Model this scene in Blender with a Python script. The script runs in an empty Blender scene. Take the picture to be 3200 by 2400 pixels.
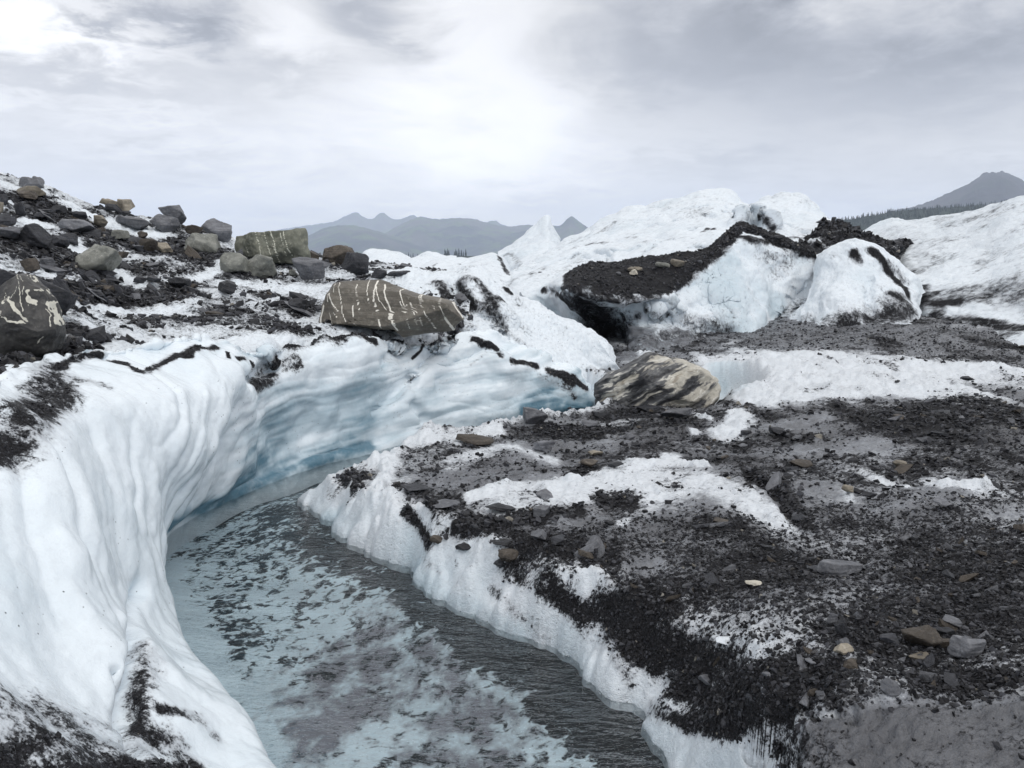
import bpy, bmesh, math, random
import numpy as np
from mathutils import Vector, Matrix, Euler

random.seed(7)
RNG = np.random.default_rng(7)
scene = bpy.context.scene
COL = scene.collection
R = math.radians

# ------------------------------------------------------------------ camera
FPX, PITCH, CAMZ = 788.0, R(8.8), 3.0
CP, SP = math.cos(PITCH), math.sin(PITCH)
cam_d = bpy.data.cameras.new('camera')
cam = bpy.data.objects.new('camera', cam_d)
COL.objects.link(cam)
cam.location = (0, 0, CAMZ)
cam.rotation_euler = (math.pi / 2 - PITCH, 0, 0)
cam_d.sensor_width = 36
cam_d.lens = 36 * FPX / 1024
cam_d.clip_start, cam_d.clip_end = 0.05, 60000
scene.camera = cam


def ray(px, py):
    u, w = (px - 512) / FPX, (384 - py) / FPX
    return u, CP + w * SP, -SP + w * CP


def P(px, py, d):
    """world point seen at that spot of the photo, d metres ahead of the camera"""
    x, y, z = ray(px, py)
    return (x / y * d, d, CAMZ + z / y * d)


def PZ(px, py, z=0.0):
    x, y, zz = ray(px, py)
    t = (z - CAMZ) / zz
    return (x * t, y * t, z)


def frame(x0, y0, s):
    return lambda X, Y: (x0 + X * s, y0 + Y * s)


R1 = frame(0, 153.6, .15913)
R2 = frame(288, 179.2, .15913)
R3 = frame(544, 160, .14467)
R4 = frame(768, 160, .11573)
R5 = frame(0, 384, .23146)
R6 = frame(288, 384, .23146)
R7 = frame(640, 352, .25082)


def proj(Q):
    Q = np.asarray(Q, float)
    x, y, z = Q[..., 0], Q[..., 1], Q[..., 2] - CAMZ
    dep = y * CP - z * SP
    up = y * SP + z * CP
    dep = np.where(dep < .05, .05, dep)
    return 512 + FPX * x / dep, 384 - FPX * up / dep, dep


# ------------------------------------------------------------------ noise
_perm = np.random.default_rng(3).permutation(256)
_perm = np.concatenate([_perm, _perm, _perm]).astype(np.int32)
_g = np.random.default_rng(5).normal(size=(256, 3))
_g /= np.linalg.norm(_g, axis=1)[:, None]


def perlin(Q):
    Q = np.asarray(Q, float)
    i = np.floor(Q).astype(np.int64)
    f = Q - i
    i = (i & 255).astype(np.int32)
    u = f * f * f * (f * (f * 6 - 15) + 10)
    out = 0
    for dx in (0, 1):
        wx = u[..., 0] if dx else 1 - u[..., 0]
        a = _perm[i[..., 0] + dx]
        for dy in (0, 1):
            wy = u[..., 1] if dy else 1 - u[..., 1]
            b = _perm[a + i[..., 1] + dy]
            for dz in (0, 1):
                wz = u[..., 2] if dz else 1 - u[..., 2]
                h = _perm[b + i[..., 2] + dz]
                g = _g[h]
                n = g[..., 0] * (f[..., 0] - dx) + g[..., 1] * (f[..., 1] - dy) + g[..., 2] * (f[..., 2] - dz)
                out = out + wx * wy * wz * n
    return out * 1.5


def fbm(Q, f=1.0, o=4, gain=.5, seed=0):
    Q = np.asarray(Q, float) * f + seed * 17.31
    a, s = 1.0, 0
    for k in range(o):
        s = s + a * perlin(Q)
        Q = Q * 2.03 + 11.7
        a *= gain
    return s


def pillow(Q, f=1.0, o=2, gain=.5, seed=0):
    """rounded lumps parted by creases"""
    Q = np.asarray(Q, float) * f + seed * 13.7
    a, s = 1.0, 0
    for k in range(o):
        s = s + a * (np.abs(perlin(Q)) - .25)
        Q = Q * 2.1 + 5.3
        a *= gain
    return s


def sst(a, b, x):
    t = np.clip((x - a) / (b - a), 0, 1)
    return t * t * (3 - 2 * t)


# ------------------------------------------------------------------ nets
def cr(A, n, axis):
    """Catmull-Rom resampling along an axis"""
    A = np.moveaxis(np.asarray(A, float), axis, 0)
    m = A.shape[0]
    t = np.linspace(0, m - 1, n)
    i = np.minimum(t.astype(int), m - 2)
    f = (t - i).reshape((-1,) + (1,) * (A.ndim - 1))
    ext = np.concatenate([2 * A[:1] - A[1:2], A, 2 * A[-1:] - A[-2:-1]], 0)
    p0, p1, p2, p3 = ext[i], ext[i + 1], ext[i + 2], ext[i + 3]
    r = .5 * (2 * p1 + (p2 - p0) * f + (2 * p0 - 5 * p1 + 4 * p2 - p3) * f ** 2 + (3 * p1 - p0 - 3 * p2 + p3) * f ** 3)
    return np.moveaxis(r, 0, axis)


def rowc(pts, n):
    """a polyline resampled to n points, evenly along its length"""
    A = cr(np.array(pts, float), 40 * len(pts), 0)
    L = np.concatenate([[0], np.cumsum(np.linalg.norm(np.diff(A, axis=0), axis=1))])
    s = np.linspace(0, L[-1], n)
    return np.stack([np.interp(s, L, A[:, k]) for k in range(3)], 1)


def normals(G):
    n = np.cross(np.gradient(G, axis=1), np.gradient(G, axis=0))
    n /= np.linalg.norm(n, axis=2)[..., None] + 1e-12
    v = np.array([0, 0, CAMZ]) - G
    v /= np.linalg.norm(v, axis=2)[..., None]
    if np.mean((n * v).sum(2) + n[..., 2] * .6) < 0:
        n = -n
    return n


class Sheet:
    def __init__(self, G):
        self.G = G
        self.N = normals(G)
        self.a = {k: np.zeros(G.shape[:2]) for k in ('dirt', 'blue', 'mud')}

    def push(self, d):
        self.G = self.G + self.N * d[..., None]
        self.N = normals(self.G)

    def hit(self, px, py):
        if not hasattr(self, '_pj'):
            self._pj = [q.ravel() for q in proj(self.G)]
        x, y, dep = self._pj
        d2 = (x - px) ** 2 + (y - py) ** 2
        m = np.nonzero(d2 < 16)[0]
        if len(m):
            k = m[np.argmin(dep[m] + .02 * np.sqrt(d2[m]))]
        else:
            k = np.argmin(d2)
        return self.G.reshape(-1, 3)[k], dep[k]

    def dist(self, pts, sy=1.0):
        """world-space distance to a polyline through the surface, in units of its radius per metre of depth"""
        if sy is None:                                   # ground seen at a low angle: stretch the mark away from the eye
            q0, d0 = self.hit(*pts[len(pts) // 2])
            sy = min(1.0, max(.08, (CAMZ - q0[2]) / d0 * 1.15))
        Q = self.G * np.array([1, sy, 1])
        best = np.full(Q.shape[:2], 1e9)
        H = [self.hit(*p) for p in pts]
        hp = [np.array(h[0]) * np.array([1, sy, 1]) for h in H]
        dd = [h[1] for h in H]
        if len(hp) == 1:
            return np.linalg.norm(Q - hp[0], axis=2) / dd[0] * FPX
        for a, b, da, db in zip(hp[:-1], hp[1:], dd[:-1], dd[1:]):
            ab = b - a
            t = np.clip(((Q - a) @ ab) / (ab @ ab + 1e-9), 0, 1)
            q = np.linalg.norm(Q - a - t[..., None] * ab, axis=2) / (da + (db - da) * t) * FPX
            best = np.minimum(best, q)
        return best

    def paint(self, attr, val, r, pts, soft=.85, sy=1.0, wob=.45):
        d = self.dist(pts, sy)
        key = int(r) % 3
        if not hasattr(self, '_wb'): self._wb = {}
        if key not in self._wb:
            self._wb[key] = fbm(self.G, 2.6, 4, .65, seed=key)
        d = d * (1 + wob * self._wb[key])
        k = (1 - sst(1 - soft, 1 + soft, d / r)) * np.clip(.85 + .35 * self._wb[key], 0, 1)
        self.a[attr] = self.a[attr] * (1 - k) + val * k

    def carve(self, depth, r, pts, sy=1.0):
        d = self.dist(pts, sy) / r
        self.push(-depth * np.exp(-d * d))
        if hasattr(self, '_pj'):
            del self._pj

    def build(self, name, mat, kind=None, label=None, cat=None, group=None, keep=None, closed=False):
        G = self.G
        nr, nc = G.shape[:2]
        idx = np.arange(nr * nc).reshape(nr, nc)
        q = np.stack([idx[:-1, :-1], idx[:-1, 1:], idx[1:, 1:], idx[1:, :-1]], -1).reshape(-1, 4)
        if keep is not None:
            q = q[keep.ravel()[q].any(1)]
        o = mesh_obj(name, G.reshape(-1, 3), q, mat, smooth=True)
        for k, v in self.a.items():
            at = o.data.attributes.new(k, 'FLOAT', 'POINT')
            at.data.foreach_set('value', np.clip(v, 0, 1).astype(np.float32).ravel())
        tag(o, label, cat, group, kind)
        SHEETS[name] = self
        register(self)
        return o


SHEETS = {}


def mesh_obj(name, V, F, mat, smooth=True, parent=None):
    V = np.asarray(V, np.float32)
    F = np.asarray(F, np.int32)
    me = bpy.data.meshes.new(name)
    me.vertices.add(len(V))
    me.vertices.foreach_set('co', V.ravel())
    k = F.shape[1]
    me.loops.add(F.size)
    me.loops.foreach_set('vertex_index', F.ravel())
    me.polygons.add(len(F))
    me.polygons.foreach_set('loop_start', np.arange(0, F.size, k, dtype=np.int32))
    me.polygons.foreach_set('loop_total', np.full(len(F), k, np.int32))
    me.polygons.foreach_set('use_smooth', np.full(len(F), smooth, bool))
    me.update(calc_edges=True)
    me.validate()
    me.materials.append(mat)
    o = bpy.data.objects.new(name, me)
    COL.objects.link(o)
    if parent is not None:
        o.parent = parent
    return o


def tag(o, label=None, cat=None, group=None, kind=None):
    if label: o['label'] = label
    if cat: o['category'] = cat
    if group: o['group'] = group
    if kind: o['kind'] = kind
    return o


# a coarse record of what the camera's rays meet first, to stand rocks on the ground they rest on
ZB = np.full((192, 256), 1e9)
ZP = np.zeros((192, 256, 3))
ZN = np.zeros((192, 256, 3))


def register(s):
    x, y, d = [q.ravel() for q in proj(s.G)]
    Q, N = s.G.reshape(-1, 3), s.N.reshape(-1, 3)
    i, j = (y / 4).astype(int), (x / 4).astype(int)
    m = np.nonzero((x >= 0) & (y >= 0) & (i < 192) & (j < 256) & (d > .3))[0]
    m = m[np.argsort(-d[m])]
    b = d[m] < ZB[i[m], j[m]]
    m = m[b]
    ZB[i[m], j[m]] = d[m]
    ZP[i[m], j[m]] = Q[m]
    ZN[i[m], j[m]] = N[m]


def ground_at(px, py):
    i, j = int(np.clip(py / 4, 0, 191)), int(np.clip(px / 4, 0, 255))
    for r in range(0, 12):
        sub = ZB[max(0, i - r):i + r + 1, max(0, j - r):j + r + 1]
        if sub.min() < 1e8:
            k = np.unravel_index(np.argmin(sub), sub.shape)
            a, b = max(0, i - r) + k[0], max(0, j - r) + k[1]
            return ZP[a, b], ZN[a, b], ZP[a, b][1]
    return np.array(P(px, py, 20)), np.array([0, 0, 1.]), 20


# ------------------------------------------------------------------ materials
class T:
    def __init__(self, nt):
        self.nt = nt

    def put(self, sock, v):
        if isinstance(v, bpy.types.NodeSocket):
            self.nt.links.new(v, sock)
        elif isinstance(v, (tuple, list)):
            n = len(sock.default_value)
            sock.default_value = tuple(v)[:n] if len(v) >= n else tuple(v) + (1,)
        else:
            sock.default_value = v

    def n(self, typ, **kw):
        nd = self.nt.nodes.new(typ)
        for k, v in kw.items():
            if hasattr(nd, k) and k not in nd.inputs:
                setattr(nd, k, v)
            else:
                self.put(nd.inputs[k], v)
        return nd

    def m(self, op, a, b=0.0, c=0.0, clamp=False):
        nd = self.nt.nodes.new('ShaderNodeMath')
        nd.operation, nd.use_clamp = op, clamp
        for s, v in zip(nd.inputs, (a, b, c)):
            self.put(s, v)
        return nd.outputs[0]

    def vm(self, op, a, b=(0, 0, 0)):
        nd = self.nt.nodes.new('ShaderNodeVectorMath')
        nd.operation = op
        self.put(nd.inputs[0], a)
        self.put(nd.inputs[1], b)
        return nd.outputs['Value'] if op in ('DOT_PRODUCT', 'LENGTH', 'DISTANCE') else nd.outputs[0]

    def mix(self, f, a, b):
        nd = self.nt.nodes.new('ShaderNodeMix')
        nd.data_type = 'RGBA'
        self.put(nd.inputs[0], f)
        self.put(nd.inputs[6], a)
        self.put(nd.inputs[7], b)
        return nd.outputs[2]

    def noise(self, vec, scale=1.0, detail=3.0, rough=.5, dist=0.0):
        nd = self.n('ShaderNodeTexNoise')
        self.put(nd.inputs['Vector'], vec)
        for k, v in (('Scale', scale), ('Detail', detail), ('Roughness', rough), ('Distortion', dist)):
            self.put(nd.inputs[k], v)
        return nd.outputs[0]

    def vor(self, vec, scale=1.0, feature='F1', out='Distance', rand=1.0):
        nd = self.n('ShaderNodeTexVoronoi', feature=feature)
        self.put(nd.inputs['Vector'], vec)
        self.put(nd.inputs['Scale'], scale)
        self.put(nd.inputs['Randomness'], rand)
        return nd.outputs[out]

    def ss(self, x, a, b):
        nd = self.nt.nodes.new('ShaderNodeMapRange')
        nd.interpolation_type = 'SMOOTHSTEP'
        for s, v in zip(nd.inputs, (x, a, b, 0., 1.)):
            self.put(s, v)
        return nd.outputs[0]

    def lin(self, x, a, b, c, d):
        nd = self.nt.nodes.new('ShaderNodeMapRange')
        for s, v in zip(nd.inputs, (x, a, b, c, d)):
            self.put(s, v)
        return nd.outputs[0]

    def attr(self, name):
        return self.n('ShaderNodeAttribute', attribute_name=name).outputs['Fac']

    def map(self, vec, scale=(1, 1, 1), rot=(0, 0, 0)):
        if any(rot):                                     # turn first, then stretch
            nd = self.n('ShaderNodeMapping')
            self.put(nd.inputs['Vector'], vec)
            nd.inputs['Rotation'].default_value = rot
            vec = nd.outputs[0]
        nd = self.n('ShaderNodeMapping')
        self.put(nd.inputs['Vector'], vec)
        nd.inputs['Scale'].default_value = scale
        return nd.outputs[0]

    def bump(self, h, strength, dist, nrm=None):
        nd = self.n('ShaderNodeBump')
        self.put(nd.inputs['Height'], h)
        self.put(nd.inputs['Strength'], strength)
        self.put(nd.inputs['Distance'], dist)
        if nrm is not None:
            self.put(nd.inputs['Normal'], nrm)
        return nd.outputs[0]


def new_mat(name):
    m = bpy.data.materials.new(name)
    m.use_nodes = True
    m.node_tree.nodes.clear()
    t = T(m.node_tree)
    t.out = t.n('ShaderNodeOutputMaterial')
    return m, t


def finish(t, col, rough, nrm=None, spec=.5, sss=0.0):
    b = t.n('ShaderNodeBsdfPrincipled')
    t.put(b.inputs['Base Color'], col)
    t.put(b.inputs['Roughness'], rough)
    t.put(b.inputs['Specular IOR Level'], spec)
    if nrm is not None:
        t.put(b.inputs['Normal'], nrm)
    if sss:
        b.inputs['Subsurface Weight'].default_value = sss
        b.inputs['Subsurface Radius'].default_value = (.35, .8, 1.0)
        b.inputs['Subsurface Scale'].default_value = .12
    t.nt.links.new(b.outputs[0], t.out.inputs['Surface'])
    return b


def ice_mat(name, fine=1.0, white=(.775, .83, .875), grain=.5, sss=0.0, rough=.42, crisp=.10, streak=None, rime=.2):
    """glacier ice: white weathered crust, clear blue ice, silt (mud) and black grit (dirt)"""
    m, t = new_mat(name)
    pos = t.n('ShaderNodeTexCoord').outputs['Object']
    sp = t.map(pos, streak[0], streak[1]) if streak else pos
    dirt, blue, mud = t.attr('dirt'), t.attr('blue'), t.attr('mud')
    nb = t.noise(sp, 3.2 * fine, 5, .62)
    nf = t.noise(sp, 20 * fine, 4, .7)
    ng = t.noise(pos, 75 * fine, 2, .6)
    # ice body
    cloudy = t.noise(pos, 1.4 * fine, 4, .6, .4)
    bl = t.m('ADD', blue, t.m('MULTIPLY', t.m('SUBTRACT', cloudy, .5), .34), clamp=True)
    c = t.mix(t.ss(bl, .02, .55), white, (.53, .63, .69))
    c = t.mix(t.ss(bl, .42, .92), c, (.10, .20, .265))
    # grey rime between the crystals
    g = t.m('ADD', t.m('MULTIPLY', t.ss(nf, .46, .7), rime), t.m('MULTIPLY', t.ss(nb, .5, .72), rime * .6))
    c = t.mix(g, c, (.46, .49, .53))
    film = t.m('MULTIPLY', t.ss(t.m('ADD', dirt, t.m('MULTIPLY', t.m('SUBTRACT', nf, .5), .6)), .1, .75), .7)
    c = t.mix(film, c, (.25, .255, .28))
    # silt film
    md = t.m('ADD', mud, t.m('MULTIPLY', t.m('SUBTRACT', t.m('ADD', t.m('MULTIPLY', nb, .5), t.m('MULTIPLY', nf, .5)), .5), 1.0))
    silt = t.mix(t.ss(nb, .35, .68), (.10, .103, .115), (.255, .268, .295))
    silt = t.mix(t.m('MULTIPLY', t.ss(t.m('ADD', dirt, t.m('MULTIPLY', t.m('SUBTRACT', nf, .5), .8)), .3, .75), .85), silt, (.065, .065, .072))
    silt = t.mix(t.m('MULTIPLY', t.ss(mud, .86, 1.0), .72), silt, (.048, .047, .053))
    c = t.mix(t.m('MULTIPLY', t.ss(md, .3, .75), .92), c, silt)
    # grit
    k = t.m('ADD', t.m('MULTIPLY', nb, .42), t.m('ADD', t.m('MULTIPLY', nf, .38), t.m('MULTIPLY', ng, .2)))
    k = t.m('ADD', dirt, t.m('MULTIPLY', t.m('SUBTRACT', k, .5), 2.6))
    k = t.ss(k, .5 - crisp, .5 + crisp)
    # lone specks
    v = t.vor(pos, 17 * fine)
    lone = t.m('MULTIPLY', t.m('LESS_THAN', v, .10), t.m('GREATER_THAN', t.noise(pos, 1.1, 2, .5), .54))
    k = t.m('MAXIMUM', k, t.m('MULTIPLY', lone, .85))
    grit = t.mix(t.ss(t.noise(pos, 55 * fine, 3, .6), .35, .7), (.007, .007, .008), (.032, .032, .036))
    c = t.mix(k, c, grit)
    h = t.m('ADD', t.m('MULTIPLY', nf, 1.0), t.m('MULTIPLY', ng, .35))
    nr = t.bump(h, grain, .03 / fine)
    nr = t.bump(t.noise(pos, 60 * fine, 2, .7), t.m('MULTIPLY', k, .9), .02 / fine, nr)
    rg = t.m('SUBTRACT', t.m('ADD', rough, t.m('MULTIPLY', k, .2)), t.m('MULTIPLY', t.ss(mud, .3, .9), .10))
    finish(t, c, rg, nr, t.m('SUBTRACT', .4, t.m('MULTIPLY', k, .3)), sss)
    return m


M_ICE = ice_mat('ice_near', 1.0, grain=.55, rough=.38, rime=.34, crisp=.2)
M_WALL = ice_mat('ice_wall_surface', 1.0, white=(.80, .865, .91), grain=.2, rough=.26, rime=.12, crisp=.16)
M_FAR = ice_mat('ice_distant', .5, grain=.7, rough=.5, rime=.36, crisp=.3, streak=((.55, .55, 1.7), (0, R(20), 0)))
M_MND = ice_mat('ice_middle', .8, grain=.55, rough=.42, rime=.30, crisp=.24, streak=((1.1, .8, .7), (0, 0, 0)))
M_GROUND = ice_mat('ice_ground', 1.25, grain=.8, rime=.3, white=(.75, .79, .83), rough=.36, crisp=.14, streak=((.8, 1.2, 1), (0, 0, 0)))


def rock_mat(name, a, b, c, scale=4.0, layers=0.0, rough=.6, vein=None, bumpy=.6, lrot=(0, 0, 0), stain=None):
    """rock: three tones mottled together, optional bedding and pale veins stored on the mesh"""
    m, t = new_mat(name)
    pos = t.n('ShaderNodeTexCoord').outputs['Object']
    ri = t.n('ShaderNodeObjectInfo').outputs['Random']
    pos = t.vm('ADD', pos, t.n('ShaderNodeCombineXYZ', X=t.m('MULTIPLY', ri, 37.0), Y=t.m('MULTIPLY', ri, 11.0)).outputs[0])
    n1 = t.noise(pos, scale, 5, .62, .3)
    n2 = t.noise(pos, scale * 6, 4, .7)
    col = t.mix(t.ss(n1, .34, .66), a, b)
    col = t.mix(t.m('MULTIPLY', t.ss(n2, .5, .72), .7), col, c)
    h = t.m('ADD', n1, t.m('MULTIPLY', n2, .5))
    if layers:
        lp = t.map(pos, (.5, .5, 14.0), lrot)
        nl = t.noise(lp, layers, 4, .6, .2)
        col = t.mix(t.m('MULTIPLY', t.ss(nl, .45, .62), .55), col, a)
        h = t.m('ADD', h, t.m('MULTIPLY', nl, .8))
    if stain:
        col = t.mix(t.m('MULTIPLY', t.ss(t.noise(pos, scale * .7, 3, .6), .56, .68), .7), col, stain)
    if vein:
        v = t.attr('vein')
        vm = t.ss(t.m('ADD', v, t.m('MULTIPLY', t.m('SUBTRACT', t.noise(pos, scale * 12, 3, .7), .5), .14)), .45, .65)
        col = t.mix(vm, col, vein)
    bri = t.lin(ri, 0, 1, .75, 1.3)
    col = t.mix(1.0, col, col)
    mul = t.nt.nodes.new('ShaderNodeMix')
    mul.data_type, mul.blend_type = 'RGBA', 'MULTIPLY'
    mul.inputs[0].default_value = 1
    t.put(mul.inputs[6], col)
    cc = t.n('ShaderNodeCombineColor')
    for s in cc.inputs: t.put(s, bri)
    t.put(mul.inputs[7], cc.outputs[0])
    finish(t, mul.outputs[2], rough, t.bump(h, bumpy, .04), .28)
    return m


SLATE = rock_mat('slate_dark', (.022, .023, .027), (.05, .052, .06), (.085, .088, .10), 5, layers=2.2, rough=.5)
SLATEG = rock_mat('slate_grey', (.085, .088, .098), (.17, .175, .19), (.27, .275, .29), 4, layers=1.6, rough=.5)
GREEN = rock_mat('greenstone', (.12, .125, .112), (.225, .228, .205), (.34, .34, .305), 3, rough=.62)
TAN = rock_mat('tan_stone', (.17, .15, .12), (.28, .25, .20), (.38, .35, .30), 3.5, rough=.65, layers=1.2)
BROWN = rock_mat('brown_stone', (.05, .043, .037), (.10, .085, .07), (.16, .14, .115), 4, layers=1.5, rough=.6)
PALE = rock_mat('pale_stone', (.38, .35, .29), (.5, .47, .4), (.6, .57, .5), 6, rough=.7)
STRIPED = rock_mat('striped_stone', (.095, .086, .072), (.165, .15, .126), (.26, .243, .205), 2.6, layers=1.1, rough=.55, vein=(.72, .69, .62), bumpy=.7)
VEINED = rock_mat('veined_slate', (.028, .028, .029), (.068, .066, .063), (.12, .117, .108), 3, rough=.5, vein=(.50, .485, .42), bumpy=.6)
GVEIN = rock_mat('veined_greenstone', (.085, .09, .072), (.165, .168, .135), (.27, .265, .215), 1.6, rough=.62, vein=(.46, .46, .39))

# banded boulder: folded dark and cream layers
m, t = new_mat('banded_stone')
pos = t.n('ShaderNodeTexCoord').outputs['Object']
warp = t.n('ShaderNodeTexNoise', Scale=1.5, Detail=3.0)
t.put(warp.inputs['Vector'], pos)
wp = t.vm('ADD', pos, t.vm('MULTIPLY', t.vm('SUBTRACT', warp.outputs['Color'], (.5, .5, .5)), (.4, .4, .35)))
lp = t.map(wp, (.5, .6, 2.6), (0, R(26), 0))
n1 = t.noise(lp, 1.9, 4, .55)
n2 = t.noise(lp, 4.2, 3, .6)
n3 = t.noise(pos, 16, 4, .7)
pick = t.m('ADD', t.m('MULTIPLY', t.n('ShaderNodeSeparateXYZ', Vector=pos).outputs[0], .10), n1)
c = t.mix(t.ss(n2, .4, .6), (.035, .036, .04), (.15, .152, .155))
c = t.mix(t.ss(pick, .47, .53), c, (.46, .435, .375))
c = t.mix(t.m('MULTIPLY', t.ss(n2, .56, .6), t.ss(n1, .4, .5)), c, (.62, .6, .54))
c = t.mix(t.m('MULTIPLY', t.ss(n1, .60, .66), .8), c, (.22, .185, .14))
c = t.mix(t.m('MULTIPLY', t.ss(n3, .55, .72), .5), c, (.10, .09, .08))
finish(t, c, .55, t.bump(t.m('ADD', n2, t.m('MULTIPLY', n3, .5)), .8, .05), .4)
BANDED = m


def gravel_mat():
    m, t = new_mat('gravel')
    pos = t.n('ShaderNodeTexCoord').outputs['Object']
    w = t.n('ShaderNodeTexWhiteNoise', noise_dimensions='1D')
    t.put(w.inputs['W'], t.attr('tone'))
    v = w.outputs['Value']
    c = t.mix(t.ss(v, .45, 1.0), (.005, .005, .006), (.075, .077, .088))
    c = t.mix(t.m('GREATER_THAN', v, .993), c, (.30, .28, .24))
    n = t.noise(pos, 40, 3, .6)
    c = t.mix(t.m('MULTIPLY', n, .5), c, (.04, .04, .045))
    finish(t, c, .5, t.bump(n, .4, .01), .2)
    return m


GRAVEL = gravel_mat()


def mountain_mat(name, a, b, green, snow=None):
    m, t = new_mat(name)
    pos = t.n('ShaderNodeTexCoord').outputs['Object']
    n1 = t.noise(pos, .0016, 5, .6, .4)
    n2 = t.noise(pos, .006, 5, .65)
    c = t.mix(t.ss(n1, .4, .62), a, b)
    c = t.mix(t.m('MULTIPLY', t.ss(n2, .46, .6), .75), c, green)
    finish(t, c, .9, t.bump(n2, .6, 30), .1)
    return m


M_MTN = mountain_mat('mountain_rock', (.04, .05, .06), (.11, .11, .11), (.10, .15, .07))
M_MTN2 = mountain_mat('volcanic_slope', (.05, .048, .055), (.085, .08, .085), (.05, .058, .05))
M_HILL = mountain_mat('wooded_slope', (.022, .034, .028), (.035, .05, .038), (.04, .055, .035))
m, t = new_mat('spruce_needles')
pos = t.n('ShaderNodeTexCoord').outputs['Object']
finish(t, t.mix(t.noise(pos, .8, 3, .6), (.012, .022, .018), (.035, .05, .036)), .8, None, .1)
M_NEEDLE = m
m, t = new_mat('bark')
pos = t.n('ShaderNodeTexCoord').outputs['Object']
finish(t, t.mix(t.noise(pos, 3, 3, .6), (.03, .025, .02), (.08, .065, .05)), .9, None, .1)
M_BARK = m

# ------------------------------------------------------------------ the ice wall along the stream
A = [  # water, low, mid, upper, rim
    [(-.6, 3.3, 0), (-.85, 2.9, .35), (-1.2, 2.3, .75), (-1.6, 1.8, 1.05), (-2.3, 1.3, 1.25)],
    [PZ(280, 768), P(225, 768, 3.95), P(140, 768, 3.35), P(60, 768, 2.95), P(-60, 768, 2.5)],
    [PZ(235, 705), P(190, 690, 4.75), P(110, 670, 4.1), P(20, 640, 3.7), P(-80, 600, 3.4)],
    [PZ(185, 640), P(160, 615, 5.75), P(110, 570, 5.2), P(40, 500, 4.9), P(-40, 425, 4.9)],
    [PZ(158, 580), P(163, 545, 7.15), P(150, 480, 6.9), P(95, 420, 6.4), P(0, 393, 5.7)],
    [PZ(160, 555), P(174, 520, 7.75), P(195, 455, 7.7), P(160, 400, 7.5), P(62, 364, 7.2)],
    [PZ(166, 537), P(186, 505, 8.4), P(215, 435, 8.5), P(205, 385, 8.5), P(120, 358, 8.4)],
    [PZ(188, 521), P(205, 490, 9.0), P(235, 420, 9.3), P(232, 373, 9.4), P(192, 342, 9.5)],
    [PZ(230, 500), P(238, 478, 9.95), P(255, 420, 10.2), P(256, 380, 10.3), P(250, 357, 10.5)],
    [PZ(280, 480), P(283, 462, 10.95), P(290, 415, 11.1), P(290, 378, 11.1), P(278, 352, 11.2)],
    [PZ(325, 464), P(326, 450, 11.75), P(330, 405, 11.8), P(330, 368, 11.9), P(330, 346, 12.1)],
    [PZ(370, 454), P(371, 440, 12.4), P(372, 400, 12.5), P(372, 365, 12.6), P(375, 342, 12.8)],
    [PZ(440, 433), P(440, 420, 13.75), P(440, 393, 13.8), P(440, 365, 13.9), P(432, 346, 14.1)],
    [PZ(500, 424), P(500, 412, 14.4), P(500, 385, 14.5), P(500, 355, 14.6), P(480, 333, 14.9)],
    [PZ(550, 418), P(550, 408, 14.95), P(550, 393, 15.1), P(550, 379, 15.2), P(545, 362, 15.4)],
    [PZ(580, 415), P(580, 408, 15.15), P(580, 400, 15.25), P(580, 392, 15.35), P(578, 378, 15.6)],
    [PZ(594, 415), P(595, 409, 15.35), P(596, 403, 15.45), P(596, 397, 15.6), P(593, 391, 15.8)],
    [P(599, 414, 16.4), P(600, 408, 16.5), P(601, 402, 16.6), P(601, 397, 16.7), P(600, 390, 16.8)],
]
NS = len(A)
A = np.array(A)                                   # stations x levels x 3
A = np.moveaxis(A, 0, 1)                          # levels x stations
foot = A[:1].copy(); foot[..., 2] = -.7
back = A[-1:].copy()
out = np.zeros((1, NS, 3))
for i in range(NS):
    a, b = A[-1, i], A[0, i]
    v = a - b; v[2] = 0
    nv = np.linalg.norm(v)
    v = v / nv if nv > .5 else np.array([0, 1., 0])
    if i > 7: v = np.array([.1, 1., 0])
    out[0, i] = v
back1 = back + out * .3 + np.array([0, 0, .03])
back2 = back + out * .9 + np.array([0, 0, -.25])
net = np.concatenate([foot, A, back1, back2], 0)
# station spacing even along the wall
G = cr(net, 300, 0)
G = cr(G, 900, 1)
wall = Sheet(G)
SS = np.concatenate([[0], np.cumsum(np.linalg.norm(np.diff(G[150], axis=0), axis=1))])[None, :].repeat(300, 0)
ZZ = G[..., 2]
far = sst(8.0, 10.6, G[..., 1])
nearw = 1 - far
face = sst(-.1, .25, ZZ) * (1 - sst(.80, .95, np.linspace(0, 1, 300))[:, None])
flq = np.stack([(SS - ZZ * 1.5) * 1.5, ZZ * .35, SS * 0], -1)
flutes = (np.abs(perlin(flq + fbm(G, .9, 2, .5, 6)[..., None] * .5)) - .2) * .09 + perlin(flq * .6 + 4) * .10 + pillow(G * np.array([1, 1, .5]), 1.7, 2, .4, 11) * .045 + (np.abs(perlin(flq * 2.1 + 7)) - .2) * .025
lay = np.stack([SS * .8 - ZZ * .5, ZZ * 5.5 - SS * .35, SS * 0 + 3], -1)
scal = (np.abs(perlin(lay + fbm(G, .9, 2, .5, 3)[..., None] * .6)) - .25) * .032 + perlin(lay * .5 + 9) * .05
big = fbm(G, .8, 3, .5, 2)
wall.push(face * (nearw * flutes * 1.25 + far * (scal * 1.1 + big * .22)) + nearw * big * .05)
topness = sst(.72, .84, np.linspace(0, 1, 300))[:, None]
wall.push(topness * (pillow(wall.G, 2.2, 3, .6, 4) * .14) + fbm(wall.G, 9, 2, .5) * .006 + pillow(wall.G, 7, 2, .5, 3) * .004)
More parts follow.
